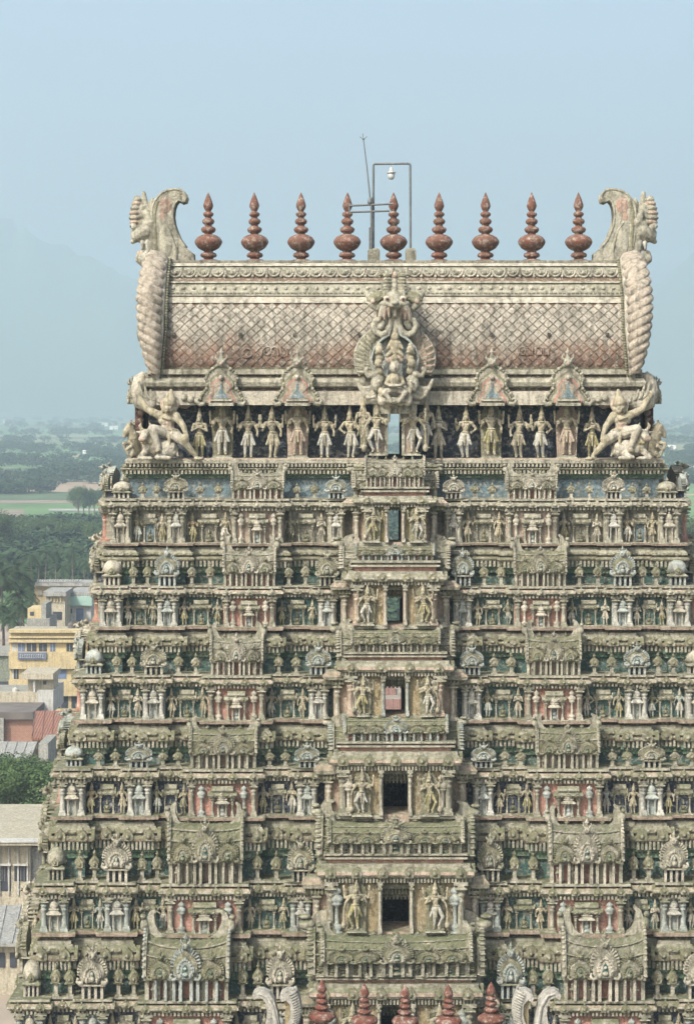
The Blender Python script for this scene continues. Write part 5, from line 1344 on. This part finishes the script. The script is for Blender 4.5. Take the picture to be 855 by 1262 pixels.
# ------------------------------------------------------------------ plain, fields, woods, hills
def groundmat():
    m, N, L, P = newmat('plain')
    geo = N.new('ShaderNodeNewGeometry')
    mp = N.new('ShaderNodeMapping'); mp.inputs['Scale'].default_value = (.0026, .0060, 1); mp.inputs['Rotation'].default_value = (0, 0, .12); L.new(geo.outputs['Position'], mp.inputs[0])
    v = N.new('ShaderNodeTexVoronoi'); v.distance = 'CHEBYCHEV'; v.inputs['Scale'].default_value = 1.; L.new(mp.outputs[0], v.inputs['Vector'])
    sx = N.new('ShaderNodeSeparateColor'); L.new(v.outputs['Color'], sx.inputs[0])
    r = N.new('ShaderNodeValToRGB'); L.new(sx.outputs[0], r.inputs[0]); r.color_ramp.interpolation = 'CONSTANT'
    e = r.color_ramp.elements; e[0].color = (.075, .15, .045, 1); e[1].position = .35; e[1].color = (.10, .19, .06, 1)
    for p, c in ((.6, (.05, .085, .03, 1)), (.78, (.16, .17, .075, 1)), (.90, (.27, .20, .13, 1))):
        k = r.color_ramp.elements.new(p); k.color = c
    n = N.new('ShaderNodeTexNoise'); n.inputs['Scale'].default_value = .03; n.inputs['Detail'].default_value = 9; n.inputs['Roughness'].default_value = .7; L.new(geo.outputs['Position'], n.inputs['Vector'])
    mr = N.new('ShaderNodeMapRange'); mr.inputs[1].default_value = .3; mr.inputs[2].default_value = .7; mr.inputs[3].default_value = .6; mr.inputs[4].default_value = 1.35; L.new(n.outputs['Fac'], mr.inputs[0])
    h = N.new('ShaderNodeHueSaturation'); L.new(r.outputs[0], h.inputs['Color']); L.new(mr.outputs[0], h.inputs['Value'])
    L.new(h.outputs[0], P.inputs['Base Color']); P.inputs['Roughness'].default_value = 1.
groundmat()
gm_ = MB(); gm_.face([(-9100, -250, GZ), (9100, -250, GZ), (9100, 9300, GZ), (-9100, 9300, GZ)], 'plain')
tag(link('ground', gm_.mesh('ground')), kind='structure')
simple('dirt', (.17, .14, .095), .95, .3, .05); simple('roadgrey', (.26, .25, .23), .9, .2, .1); simple('town_ground', (.20, .17, .13), .95, .35, .15)
def strip(name, px0, px1, py0, py1, mat, lift, kind='structure'):
    m = MB(); y0 = -F * GZ / (py1 - HY) - D; y1 = -F * GZ / (py0 - HY) - D
    m.face([(XP(px0, y0), y0, GZ + lift), (XP(px1, y0), y0, GZ + lift), (XP(px1, y1), y1, GZ + lift), (XP(px0, y1), y1, GZ + lift)], mat)
    return tag(link(name, m.mesh(name)), kind=kind)
m = MB(); m.face([(-260, -120, GZ + .05), (260, -120, GZ + .05), (260, 330, GZ + .05), (-260, 330, GZ + .05)], 'town_ground'); tag(link('town_ground', m.mesh('town_ground')), kind='structure')
strip('dirt_track', -60, 95, 616.5, 620.5, 'dirt', .1); strip('dirt_track', 790, 1000, 574, 575.6, 'roadgrey', .1); strip('dirt_field', 0, 30, 628, 668, 'dirt', .06)
strip('road', 60, 125, 627.5, 630, 'roadgrey', .15); strip('dirt_field', 20, 60, 655, 672, 'dirt', .06)
# hills: real ridges kilometres away
def hill(name, prof, y, depth, mat):
    m = MB(); nx = len(prof); rows = []
    rnd_ = random.Random(5)
    xs = []; hs = []
    for i in range(len(prof) - 1):
        (a, ha), (b, hb) = prof[i], prof[i + 1]
        for k in range(10):
            t = k / 10; t2 = t * t * (3 - 2 * t); xs.append(XP(a + (b - a) * t, y)); hs.append(Z(ha + (hb - ha) * (t * .6 + t2 * .4), y) - GZ + 4 * math.sin(len(xs) * .9) + 3 * math.sin(len(xs) * 2.3))
    for q in range(13):
        u_ = -1 + q / 6; rows.append([(x + 12 * math.sin(q * 1.3 + i * .2), y + u_ * depth, GZ - 1 + max(0, h_) * (math.cos(u_ * PI / 2) ** .9) * (1 + (.06 * math.sin(i * .5 + q * 1.7) if q != 6 else 0))) for i, (x, h_) in enumerate(zip(xs, hs))])
    m.grid(rows, mat, True); return tag(link(name, m.mesh(name)), kind='structure')
simple('hillside', (.06, .085, .04), 1., .3, .004)
hill('hills', [(-700, 520), (-420, 430), (-200, 350), (-80, 300), (0, 268), (45, 292), (100, 318), (170, 345), (260, 420), (330, 490), (420, 520)], 6500, 600, 'hillside')
hill('hills', [(560, 520), (640, 470), (720, 400), (800, 352), (855, 316), (920, 290), (1010, 330), (1100, 410), (1250, 520)], 6600, 600, 'hillside')
hill('hills', [(-700, 515), (-300, 485), (0, 495), (60, 500), (160, 492), (300, 498), (500, 492), (700, 496), (860, 489), (1000, 486), (1300, 515)], 6200, 400, 'hillside')

# haze: one closed box of even air around the whole scene

hm = bpy.data.materials.new('haze_air'); hm.use_nodes = True; N = hm.node_tree.nodes; N.clear()
o_ = N.new('ShaderNodeOutputMaterial'); pv = N.new('ShaderNodeVolumePrincipled'); pv.inputs['Density'].default_value = HAZE; pv.inputs['Color'].default_value = (.55, .69, .79, 1); pv.inputs['Anisotropy'].default_value = .25
hm.node_tree.links.new(pv.outputs[0], o_.inputs['Volume']); MAT['haze_air'] = hm
hb_ = MB(); hb_.box(-9200, 9200, -300, 9400, GZ - 1.2, 620, 'haze_air')
tag(link('haze', hb_.mesh('haze')), kind='stuff')

# ------------------------------------------------------------------ trees
def leafmat(key, c0, c1):
    m, N, L, P = newmat(key)
    geo = N.new('ShaderNodeNewGeometry'); r = N.new('ShaderNodeValToRGB'); L.new(geo.outputs['Random Per Island'], r.inputs[0])
    r.color_ramp.elements[0].color = c0 + (1,); r.color_ramp.elements[1].color = c1 + (1,)
    L.new(r.outputs[0], P.inputs['Base Color']); P.inputs['Roughness'].default_value = .8; P.inputs['Specular IOR Level'].default_value = .2
leafmat('leaf', (.022, .048, .016), (.075, .12, .035)); leafmat('leafdark', (.012, .032, .014), (.035, .065, .024)); leafmat('palmleaf', (.012, .03, .012), (.04, .065, .024)); leafmat('bush', (.05, .085, .025), (.12, .17, .05))
simple('bark', (.13, .10, .07), .95, .3, 2)
def leafy_crown(seed, h, w, nl, size, mat):
    r = random.Random(seed); m = MB(); clumps = []
    for k in range(26):
        a = r.uniform(0, 2 * PI); q = r.random() ** .5; z = h * (.42 + .55 * r.random()); ww = w * .5 * math.sqrt(max(.05, 1 - ((z / h - .62) / .42) ** 2))
        clumps.append((Vector((math.cos(a) * q * ww, math.sin(a) * q * ww, z)), w * r.uniform(.10, .19)))
    for c_, rad in clumps:
        for _ in range(nl // 26):
            d = Vector((r.gauss(0, 1), r.gauss(0, 1), r.gauss(0, .8))); d.normalize(); p = c_ + d * rad * r.uniform(.6, 1.1)
            n = (d + Vector((r.uniform(-.7, .7), r.uniform(-.7, .7), r.uniform(-.3, .9)))).normalized(); t = n.cross(Vector((r.uniform(-1, 1), r.uniform(-1, 1), .3))).normalized(); b = n.cross(t); s_ = size * r.uniform(.6, 1.3)
            m.face([p + t * s_, p + b * s_ * .5, p - t * s_, p - b * s_ * .5], mat)
    return m, clumps
def trunk_mb(h, w, clumps, seed):
    r = random.Random(seed); m = MB(); m.tube([(0, 0, -.3), (w * .01, 0, h * .2), (w * .03, .1, h * .42), (0, 0, h * .7)], [w * .05, w * .035, w * .025, w * .008], 'bark', 7)
    for c_, rad in clumps[:9]: m.tube([(w * .02, 0, h * (.22 + .2 * r.random())), tuple(c_ * .6 + Vector((0, 0, h * .15))), tuple(c_)], [w * .02, w * .012, w * .005], 'bark', 5)
    return m
TREE = []
for sd_ in range(3):
    cr, cl = leafy_crown(sd_, 10, 9, 2600 if sd_ else 11000, .32 if sd_ else .15, ('leaf', 'leafdark', 'leaf')[sd_]); TREE.append((cr.mesh('crown'), trunk_mb(10, 9, cl, sd_).mesh('trunk')))
def palm(seed, h):
    r = random.Random(seed); t = MB(); lean = r.uniform(-.08, .08)
    t.tube([(0, 0, -.3), (lean * h * .4, 0, h * .45), (lean * h, 0, h)], [.24, .17, .13], 'bark', 7)
    c = MB()
    for k in range(22):
        a = 2 * PI * k / 22 + r.uniform(-.15, .15); el = r.uniform(-.35, 1.1); Lf = r.uniform(3.0, 3.9); p = Vector((lean * h, 0, h)); d = Vector((math.cos(a) * math.cos(el), math.sin(a) * math.cos(el), math.sin(el)))
        sd2 = Vector((-math.sin(a), math.cos(a), 0)); prev = p.copy()
        for s_ in range(9):
            d = (d + Vector((0, 0, -.16))).normalized(); nxt = prev + d * (Lf / 9); wl = .75 * math.sin(PI * (s_ + 1) / 10.5) + .1
            for q in (-1, 1):
                for e2 in (0, .5):
                    b0 = prev + (nxt - prev) * e2; c.face([b0, b0 + d * .16, b0 + d * .35 + sd2 * q * wl + Vector((0, 0, -.35 * wl))], 'palmleaf')
            prev = nxt
    return t.mesh('trunk'), c.mesh('crown')
PALM = [palm(1, 12), palm(2, 14), palm(3, 13)]
def gpt(px, y, lift=0.): return (XP(px, y), y, GZ + lift)
TL = []
def tree(px, dist, hpx_top, label, idx, wf=1., group='leafy trees between the town and the fields'):
    y = dist - D; h = Z(hpx_top, y) - GZ; r_ = empty('tree', gpt(px, y)); tag(r_, label, 'tree', group); cr, tr = TREE[idx % 3]
    s_ = h / 10.2; rz = random.random() * 6; link('trunk', tr, r_, (0, 0, 0), (s_ * wf, s_ * wf, s_), rz); link('crown', cr, r_, (0, 0, 0), (s_ * wf, s_ * wf, s_), rz)
def palmt(px, dist, top, label, idx):
    y = dist - D; h = Z(top, y) - GZ; t_, c_ = PALM[idx % 3]; s_ = h / (13.5); r_ = empty('palm_tree', gpt(px, y)); tag(r_, label, 'palm tree', 'coconut palms beyond the yellow building')
    rz = random.random() * 6; link('trunk', t_, r_, (0, 0, 0), s_, rz); link('crown', c_, r_, (0, 0, 0), s_, rz)
for k, (px, d_, tp) in enumerate(((-14, 345, 700), (-2, 352, 694), (6, 340, 706), (15, 360, 690), (22, 350, 712), (31, 345, 728), (3, 335, 738), (17, 338, 742), (39, 372, 722), (10, 330, 752), (26, 335, 750), (-6, 332, 748), (36, 350, 745))):
    palmt(px, d_, tp, f'dark coconut palm at the left edge behind the yellow building, {["outermost", "tall second", "lower third", "tallest", "fifth", "sixth from the left", "low front left", "low front right", "rightmost", "low front middle", "low front fourth", "lowest outermost", "low beside the houses"][k]}', k)
for k in range(12):
    palmt(40 + k * 7.2, 430 + (k * 37) % 60, 676 + (k * 13) % 22, f'coconut palm in the grove between white roofs and woods, number {k + 1} of twelve from left' if False else f'coconut palm of the hazy grove above the white roofs, {["far left", "second", "third", "fourth", "fifth", "sixth", "seventh", "eighth", "ninth", "tenth", "eleventh", "last"][k]} counting from the left', k)
for k, (px, d_, tp, wf) in enumerate(((8, 208, 938, 1.2), (30, 202, 944, 1.2), (50, 206, 940, 1.2), (-12, 208, 940, 1.2))):
    tree(px, d_, tp, f'bushy green tree behind the big cream flat roof, {["second from left", "middle one right of it", "rightmost by the tower", "outermost left"][k]}', 0, wf, 'trees behind the cream flat roof')
for k in range(14):
    px = -20 + k * 12 + (k * 5) % 7; d_ = 560 + (k * 71) % 120
    tree(px, d_, 634 + (k * 17) % 24, f'dark tree of the hazy wood left of the tower, {["1st", "2nd", "3rd", "4th", "5th", "6th", "7th", "8th", "9th", "10th", "11th", "12th", "13th", "14th"][k]} counting from the left', k, 1.5)
for k in range(7):
    tree(842 + k * 9, 520 + (k * 53) % 110, 640 + (k * 19) % 28, f'dark tree right of the tower at the picture edge, {["nearest the tower", "second", "third", "fourth", "fifth", "sixth", "seventh"][k]} outward', k, 1.4, 'trees right of the tower')
for k in range(5):
    tree(97 + k * 6.5, 800 + k * 12, 601 + (k * 7) % 6, f'small field tree standing alone before the green field, {["1st", "2nd", "3rd", "4th", "5th"][k]} of the row', k, .8, 'row of small trees in the field')
# woods too far to count
rw = random.Random(11); fw_ = MB(); tpl = MB()
CR = [leafy_crown(20 + k, 10, 10, 620, .62, 'leafdark')[0] for k in range(3)]
def wood(px0, px1, d0, d1, n, h0, h1):
    for _ in range(n):
        d_ = d0 + (d1 - d0) * rw.random(); y = d_ - D; px = rw.uniform(px0, px1); s_ = rw.uniform(h0, h1) / 10
        fw_.add(CR[rw.randrange(3)], (XP(px, y), y, GZ - 2.5 * s_), (s_ * 1.6, s_ * 1.6, s_), rw.random() * 6)
wood(-250, 150, 470, 700, 260, 6, 11); wood(810, 1150, 470, 700, 130, 6, 11); wood(380, 620, 480, 900, 60, 6, 11); wood(430, 545, 385, 480, 60, 6, 10)
for d_ in (1150, 1450, 1850, 2300, 2900): wood(-300, 1200, d_, d_ * 1.05, 150, 7, 12)
for (a, b, d_) in ((-60, 60, 1020), (60, 170, 1300), (110, 180, 1700), (820, 900, 1150), (830, 880, 1600), (-30, 40, 2000)): wood(a, b, d_, d_ * 1.04, 26, 6, 10)
wood(-400, 1300, 3000, 5900, 700, 8, 13)
tag(link('far_woods', fw_.mesh('far_woods')), kind='stuff')

# ------------------------------------------------------------------ buildings
weather('wall_yellow', (.62, .50, .25), .3, .1); weather('wall_cream', (.56, .51, .37), .4, .15); weather('wall_white', (.60, .61, .57), .38, .1)
weather('wall_grey', (.36, .37, .34), .5, .2); weather('wall_green', (.20, .25, .19), .5, .3); simple('win_dark', (.035, .04, .05), .3, .3, 1.); simple('win_blue', (.10, .14, .22), .4, .3, 1.)
weather('sheet_grey', (.38, .39, .37), .5, .1, .6); simple('roof_green', (.25, .38, .32), .7, .15, .5); simple('lavender', (.45, .38, .55), .8, .1, 1); simple('sign_blue', (.10, .13, .19), .6, .1, 2); simple('roof_dark', (.10, .09, .08), .9, .3, .5)
weather('flatroof', (.52, .48, .36), .42, .2)
def tiles():
    m, N, L, P = newmat('clay_tiles'); geo = N.new('ShaderNodeNewGeometry'); w_ = N.new('ShaderNodeTexWave'); w_.inputs['Scale'].default_value = 1.1; w_.inputs['Distortion'].default_value = .6; w_.bands_direction = 'X'; L.new(geo.outputs['Position'], w_.inputs['Vector'])
    n = N.new('ShaderNodeTexNoise'); n.inputs['Scale'].default_value = 1.2; n.inputs['Detail'].default_value = 5; L.new(geo.outputs['Position'], n.inputs['Vector'])
    mx = N.new('ShaderNodeMix'); mx.data_type = 'RGBA'; L.new(n.outputs['Fac'], mx.inputs[0]); mx.inputs[6].default_value = (.14, .06, .035, 1); mx.inputs[7].default_value = (.25, .12, .07, 1)
    b = N.new('ShaderNodeBump'); b.inputs['Distance'].default_value = .1; b.inputs['Strength'].default_value = .8; L.new(w_.outputs['Fac'], b.inputs['Height']); L.new(b.outputs[0], P.inputs['Normal']); L.new(mx.outputs[2], P.inputs['Base Color'])
def bricks():
    m, N, L, P = newmat('brick'); geo = N.new('ShaderNodeNewGeometry'); mp = N.new('ShaderNodeMapping'); mp.inputs['Rotation'].default_value = (PI / 2, 0, 0); L.new(geo.outputs['Position'], mp.inputs[0])
    b = N.new('ShaderNodeTexBrick'); b.inputs['Scale'].default_value = 2.; b.inputs['Color1'].default_value = (.20, .085, .055, 1); b.inputs['Color2'].default_value = (.27, .13, .085, 1); b.inputs['Mortar'].default_value = (.3, .26, .2, 1); L.new(mp.outputs[0], b.inputs['Vector']); L.new(b.outputs[0], P.inputs['Base Color'])
tiles(); bricks()
class Bld:
    """one house: boxes given by photo columns/rows on its front plane at a distance"""
    def __init__(s, name, dist, label, group=None, cat='building'):
        s.y = dist - D; s.root = empty(name, (0, s.y, GZ)); tag(s.root, label, cat, group)
    def b(s, name, x0, x1, t, b, mat, front=0., dep=8., sub_of=None):
        m = MB(); y = s.y; zt = Z(t, y) - GZ; zb_ = (Z(b, y) - GZ) if b is not None else 0.
        m.box(XP(x0, y), XP(x1, y), -front, dep, zb_, zt, mat); return link(name, m.mesh(name), sub_of or s.root)
G_ = 'town houses left of the tower'
B = Bld('apartment_building', 281, 'three storey yellow building with blue window bands and a sign board, left of the tower', G_)
B.b('wall', 12, 110, 779, None, 'wall_yellow', 0, 5)
for t_, b_2 in ((776, 779.5), (784, 786), (788, 791.5), (803.5, 824), (838, 857.5)): B.b('parapet_band', 11.5, 110.5, t_, b_2, 'wall_yellow', .55, 1)
B.b('roof_slab', 12, 110, 777, 779.5, 'flatroof', .3, 5.2)
for row, (t_, b_2) in enumerate(((793, 803), (825, 837), (858, 873))):
    for k, (a, b__) in enumerate(((22, 31), (33, 45), (48, 58), (62, 68), (82, 90), (92, 104)) if row == 0 else ((17, 23), (33, 45), (52, 82), (90, 104)) if row == 1 else ((30, 44), (52, 58), (66, 84), (88, 104))):
        wdw = B.b('window', a, b__, t_, b_2, 'win_dark' if (k + row) % 3 else 'win_blue', .03, .2)
        B.b('frame', (a + b__) / 2 - .3, (a + b__) / 2 + .3, t_ + .2, b_2 - .2, 'wall_white', .06, .1, wdw)
    B.b('white_panel', 15, 21, t_ + .3, b_2 - .3, 'wall_white', .02, .2)
sgn_ = Bld('sign_board', 280.2, 'blue and white lettered sign board on the front of the yellow building', None, 'sign'); sgn_.b('panel', 22, 57, 804.5, 813, 'sign_blue', 0, .25)
mm_ = MB(); yy = sgn_.y
rl = random.Random(2)
for k in range(11):
    x = XP(25 + k * 2.75, yy); z = Z(811, yy) - GZ; mm_.tube([(x, -.12, z), (x + .04, -.12, z + .42 + .1 * rl.random()), (x + .16, -.12, z + .38)], .035, 'wall_white', 4); mm_.tube([(x + .02, -.12, z + .02), (x + .17, -.12, z + .04 + .1 * rl.random())], .03, 'wall_white', 4)
link('lettering', mm_.mesh('lettering'), sgn_.root)
B = Bld('white_house', 318, 'white house with pale green roof and dark door, behind the yellow building', G_)
B.b('wall', 80, 112, 744, None, 'wall_white', 0, 10); B.b('roof', 78, 114, 735, 746, 'roof_green', .7, 10.5); B.b('roof_cap', 84, 112, 730, 735, 'sheet_grey', .2, 9); B.b('door', 94, 103, 750, 767, 'win_blue', .04, .3); B.b('window', 84, 89, 750, 756, 'win_dark', .04, .3); B.b('lower_wall', 78, 112, 766, 775, 'wall_yellow', .5, 3)
B = Bld('stair_tower', 312, 'small cream stair tower with arcaded top and lavender arch stripe beside a dark window', G_)
B.b('wall', 56.5, 80, 734, None, 'wall_cream', 0, 6); B.b('roof', 54, 82, 729, 734.5, 'sheet_grey', .6, 7); B.b('window', 65, 76.5, 754, 764, 'win_dark', .04, .3); B.b('lavender_stripe', 58, 62.5, 746, 776, 'lavender', .1, .5)
for k in range(5): B.b('column', 59 + k * 3.8, 60.4 + k * 3.8, 736, 742, 'wall_yellow', .25, .4)
B = Bld('long_house', 350, 'long yellow house with a pale corrugated roof edge, furthest of the town houses', G_)
B.b('wall', 42, 150, 722, None, 'wall_yellow', 0, 4.5); B.b('roof', 44, 152, 717.5, 722, 'sheet_grey', .8, 5)
for k in range(34): B.b('crenel', 46 + k * 3.1, 47.4 + k * 3.1, 714.2, 716, 'wall_white', .8, .4) if k < 18 else None
B.b('canopy', 46, 52, 727, 733, 'wall_cream', .3, .5)
B = Bld('yellow_hut', 300, 'little yellow rooftop hut with blue grey side, left of the lavender striped stair tower', G_)
B.b('wall', 34, 51, 750, None, 'wall_yellow', 0, 5); B.b('side_wall', 51, 57, 744, None, 'wall_grey', .2, 5); B.b('window', 37, 42, 754, 759, 'win_dark', .03, .3); B.b('terrace', 34, 62, 762, None, 'wall_grey', .8, 6)
B = Bld('cream_house', 262, 'cream flat roofed house with a small rooftop stair hut, before the yellow building', G_)
B.b('wall', -30, 46, 856, None, 'wall_grey', 0, 9); B.b('parapet', -30, 47, 853, 871, 'wall_cream', .3, .4); B.b('side_parapet', 46.5, 66, 851, 878, 'wall_white', .25, 8.5); B.b('stair_hut', 33, 65, 835, 860, 'wall_cream', -.8, 4.5); B.b('hut_roof', 26.5, 66, 830, 837, 'wall_cream', .4, 6); B.b('hut_window', 52, 56, 840.5, 845, 'win_dark', -.75, 1); B.b('hut_column', 41, 43.5, 837, 858, 'wall_white', .1, .4)
B = Bld('green_building', 300, 'grey green building wall at the very left edge beside the yellow building', G_)
B.b('wall', -40, 12, 806, None, 'wall_green', 0, 8); B.b('cornice', -40, 12.3, 804, 808, 'wall_grey', .4, 8.3); B.b('window_band', -38, 11, 840, 846, 'win_dark', .03, .3)
B = Bld('dark_roof_house', 254, 'brick house under a dark flat roof at the left edge beside the tiled roof', G_)
B.b('wall', -40, 40, 886, None, 'brick', 0, 8); B.b('roof', -40, 42, 877, 886, 'roof_dark', .6, 9); B.b('side_wall', -40, 6, 884, 914, 'wall_grey', .9, 1.5)
def slope(B, name, x0t, x1t, x0b, x1b, t, b, rise_d, mat, th=.25):
    """sloping sheet: upper edge t (further by rise_d), lower edge b"""
    m = MB(); y = S(B.y + rise_d); yt = B.y + rise_d
    P_ = [(XP(x0b, B.y), 0, Z(b, B.y) - GZ), (XP(x1b, B.y), 0, Z(b, B.y) - GZ), (XP(x1t, yt), rise_d, Z(t, yt) - GZ), (XP(x0t, yt), rise_d, Z(t, yt) - GZ)]
    Q_ = [(x, y2, z - th) for x, y2, z in P_]; m.face(P_, mat); m.face(Q_[::-1], mat)
    for k in range(4): m.face([P_[k], Q_[k], Q_[(k + 1) % 4], P_[(k + 1) % 4]], mat)
    n = int((P_[1][0] - P_[0][0]) / .9)
    for k in range(n + 1):
        t_ = k / n; a = Vector(P_[0]).lerp(Vector(P_[1]), t_); c = Vector(P_[3]).lerp(Vector(P_[2]), t_); m.tube([a + Vector((0, 0, .03)), c + Vector((0, 0, .03))], .06, mat, 4)
    return link(name, m.mesh(name), B.root)
B = Bld('tiled_house', 236, 'house with an orange red clay tile roof close by the left edge of the tower', G_)
B.b('wall', 42, 100, 911, None, 'wall_cream', -.6, 9); slope(B, 'roof', 44, 100, 39, 100, 876, 910, 9, 'clay_tiles'); B.b('window', 60, 70, 916, 925, 'win_dark', -.5, .4); B.b('brick_pier', 57, 68, 909, 932, 'brick', .4, 1)
B = Bld('shed', 226, 'shed with a sloping pale grey sheet roof and white side wall below the tiled house', G_)
B.b('wall', -40, 40, 946, None, 'wall_grey', -.6, 8); slope(B, 'roof', -40, 46, -44, 33, 914, 946, 10, 'sheet_grey'); B.b('side_wall', 42, 54, 922, None, 'wall_grey', -3, 9)
B = Bld('flat_roof_hall', 177, 'long cream hall with a broad flat roof at the left edge, tree tops behind it', G_)
B.b('wall', -120, 36, 1041, None, 'wall_cream', -.5, 15)
B.b('roof', -120, 63, 1036, 1040, 'flatroof', .8, 16); B.b('roof_kerb', -120, 63, 1034.6, 1036.2, 'wall_white', .9, .5); m = MB()
for k, (a, b__) in enumerate(((-40, -28), (-18, -8), (-2, 12), (16.5, 33))): 
    wdw = B.b('window', a, b__, 1069, 1088 if k != 2 else 1100, 'win_dark', -.45, .7); B.b('sill', a - 1, b__ + 1, 1066, 1068, 'wall_white', -.1, .8, wdw)
    for q in range(3): B.b('bar', a + (b__ - a) * (q + 1) / 4 - .25, a + (b__ - a) * (q + 1) / 4 + .25, 1069.5, 1088, 'wall_grey', -.38, .6, wdw)
for k in range(9): B.b('pilaster', -60 + k * 11.5, -58.3 + k * 11.5, 1041, 1105, 'wall_white', -.35, .6)
B.b('extension', 33, 48, 1048, None, 'wall_grey', -1, 8)
B = Bld('metal_shed', 156, 'low building with a ribbed grey metal roof near the bottom left corner', G_)
B.b('wall', -100, 30, 1165, None, 'wall_cream', -.8, 9); slope(B, 'roof', -100, 44, -100, 31, 1116, 1163, 10, 'sheet_grey')
for k in range(6): B.b('window', -60 + k * 14, -52 + k * 14, 1178, 1196, 'win_dark', -.72, 1.)
# scattered white farm buildings on the plain
rf = random.Random(4)
FB = [(62, 600.5, 9, 'white farmhouse standing alone in the green field', 1), (8, 519, 8, 'pinkish white far house at the left edge of the plain', 0), (128, 523, 9, 'far white house group, left one, near the left roof corner', 0), (140, 527, 10, 'far white house just beside the left roof corner', 0), (68, 534, 5, 'tiny pale far house in the middle of the left plain', 0), (106, 557, 8, 'low pink far building, left of the pair', 0), (132, 559, 8, 'low pink far building, right of the pair', 0),
      (837, 516, 7, 'pale far house right of the tower, highest', 0), (826, 551, 14, 'long low white far building right of the tower', 1), (850, 553, 8, 'pale far building at the right edge', 0), (8, 549, 10, 'long pale far building at the left edge below the woods', 1)]
simple('farm_white', (.85, .82, .78), .8, .1, .2); simple('farm_pink', (.62, .48, .42), .8, .1, .2)
for px, py, wpx, lb, fl in FB:
    d_ = -F * GZ / (py + 2.2 - HY); y = d_ - D; s_ = S(y); r_ = empty('farmhouse', gpt(px, y)); tag(r_, lb, 'farmhouse', 'far houses on the plain')
    hw_ = wpx * s_ / 2; h_ = min(4.5 * s_, 9); m = MB(); m.box(-hw_, hw_, 0, hw_ * 1.2, 0, h_ * .7, 'farm_white' if (px + int(py)) % 2 else 'farm_pink'); link('wall', m.mesh('wall'), r_)
    m = MB(); m.prism([(-hw_ * 1.06, h_ * .7), (-hw_ * .9, h_), (hw_ * .9, h_), (hw_ * 1.06, h_ * .7)], -.4, hw_ * 1.25, 'farm_white'); link('roof', m.mesh('roof'), r_)
    m = MB(); m.box(-hw_ * .12, hw_ * .12, -.06, .1, 0, h_ * .45, 'win_dark'); link('door', m.mesh('door'), r_)

# rooftop water tanks and clutter
def tank(px, top, bottom, dist, mat, label):
    y = dist - D + 3; s_ = S(y); r_ = empty('water_tank', (XP(px, y), y, Z(bottom, y))); tag(r_, label, 'water tank', 'rooftop water tanks')
    h = (bottom - top) * s_; m = MB(); m.lathe([(h * .42, 0), (h * .45, h * .1), (h * .43, h * .12), (h * .45, h * .35), (h * .43, h * .37), (h * .45, h * .6), (h * .40, h * .78), (h * .16, h * .9)], mat, seg=14); link('drum', m.mesh('drum'), r_)
    m = MB(); m.lathe([(h * .17, h * .9), (h * .17, h * .97), (h * .1, h)], mat, seg=10); link('lid', m.mesh('lid'), r_)
tank(88, 766, 777, 281, 'roof_dark', 'black plastic water tank on the roof of the yellow building')
tank(12, 1024, 1035.5, 187, 'roof_dark', 'black water tank standing on the broad cream flat roof')
tank(19, 847, 856, 262, 'wall_white', 'white water tank on the cream house at the left edge')
for k, (px, dist, t_, b_3) in enumerate(((25, 281, 762, 777), (70, 281, 760, 777), (40, 187, 1012, 1035))):
    y = dist - D + 3.5; s_ = S(y); r_ = empty('rooftop_aerial', (XP(px, y), y, Z(b_3, y))); tag(r_, ['thin roof aerial on the left half of the yellow building', 'thin roof aerial right of centre on the yellow building', 'thin roof aerial on the broad cream flat roof'][k], 'aerial')
    h = (b_3 - t_) * s_; m = MB(); m.tube([(0, 0, 0), (0, 0, h)], .03, 'pipe', 5)
    for q in range(4): m.tube([(-.35 + .05 * q, 0, h * (.7 + .09 * q)), (.35 - .05 * q, 0, h * (.7 + .09 * q))], .018, 'pipe', 4)
    link('mast', m.mesh('mast'), r_)

for k, (x0_, x1_, t_, b_3, dist) in enumerate(((455, 486.5, 843, 856, 318), (487.5, 520, 838, 851, 330), (466, 510, 862, 876, 296))):
    B = Bld('tiled_house', dist, ['brick house with red tiles glimpsed through the third doorway, left one', 'cream house with red tiles glimpsed through the third doorway, farther right one', 'nearest red tiled house in line with the third doorway'][k], 'houses behind the tower')
    B.b('wall', x0_, x1_, b_3, None, ('brick', 'wall_cream', 'wall_white')[k], -.6, 7); slope(B, 'roof', x0_ + 1, x1_ - 1, x0_ - 1, x1_ + 1, t_, b_3, 6, 'clay_tiles'); B.b('window', x0_ + 6, x0_ + 12, b_3 + 5, b_3 + 13, 'win_dark', -.5, .3)
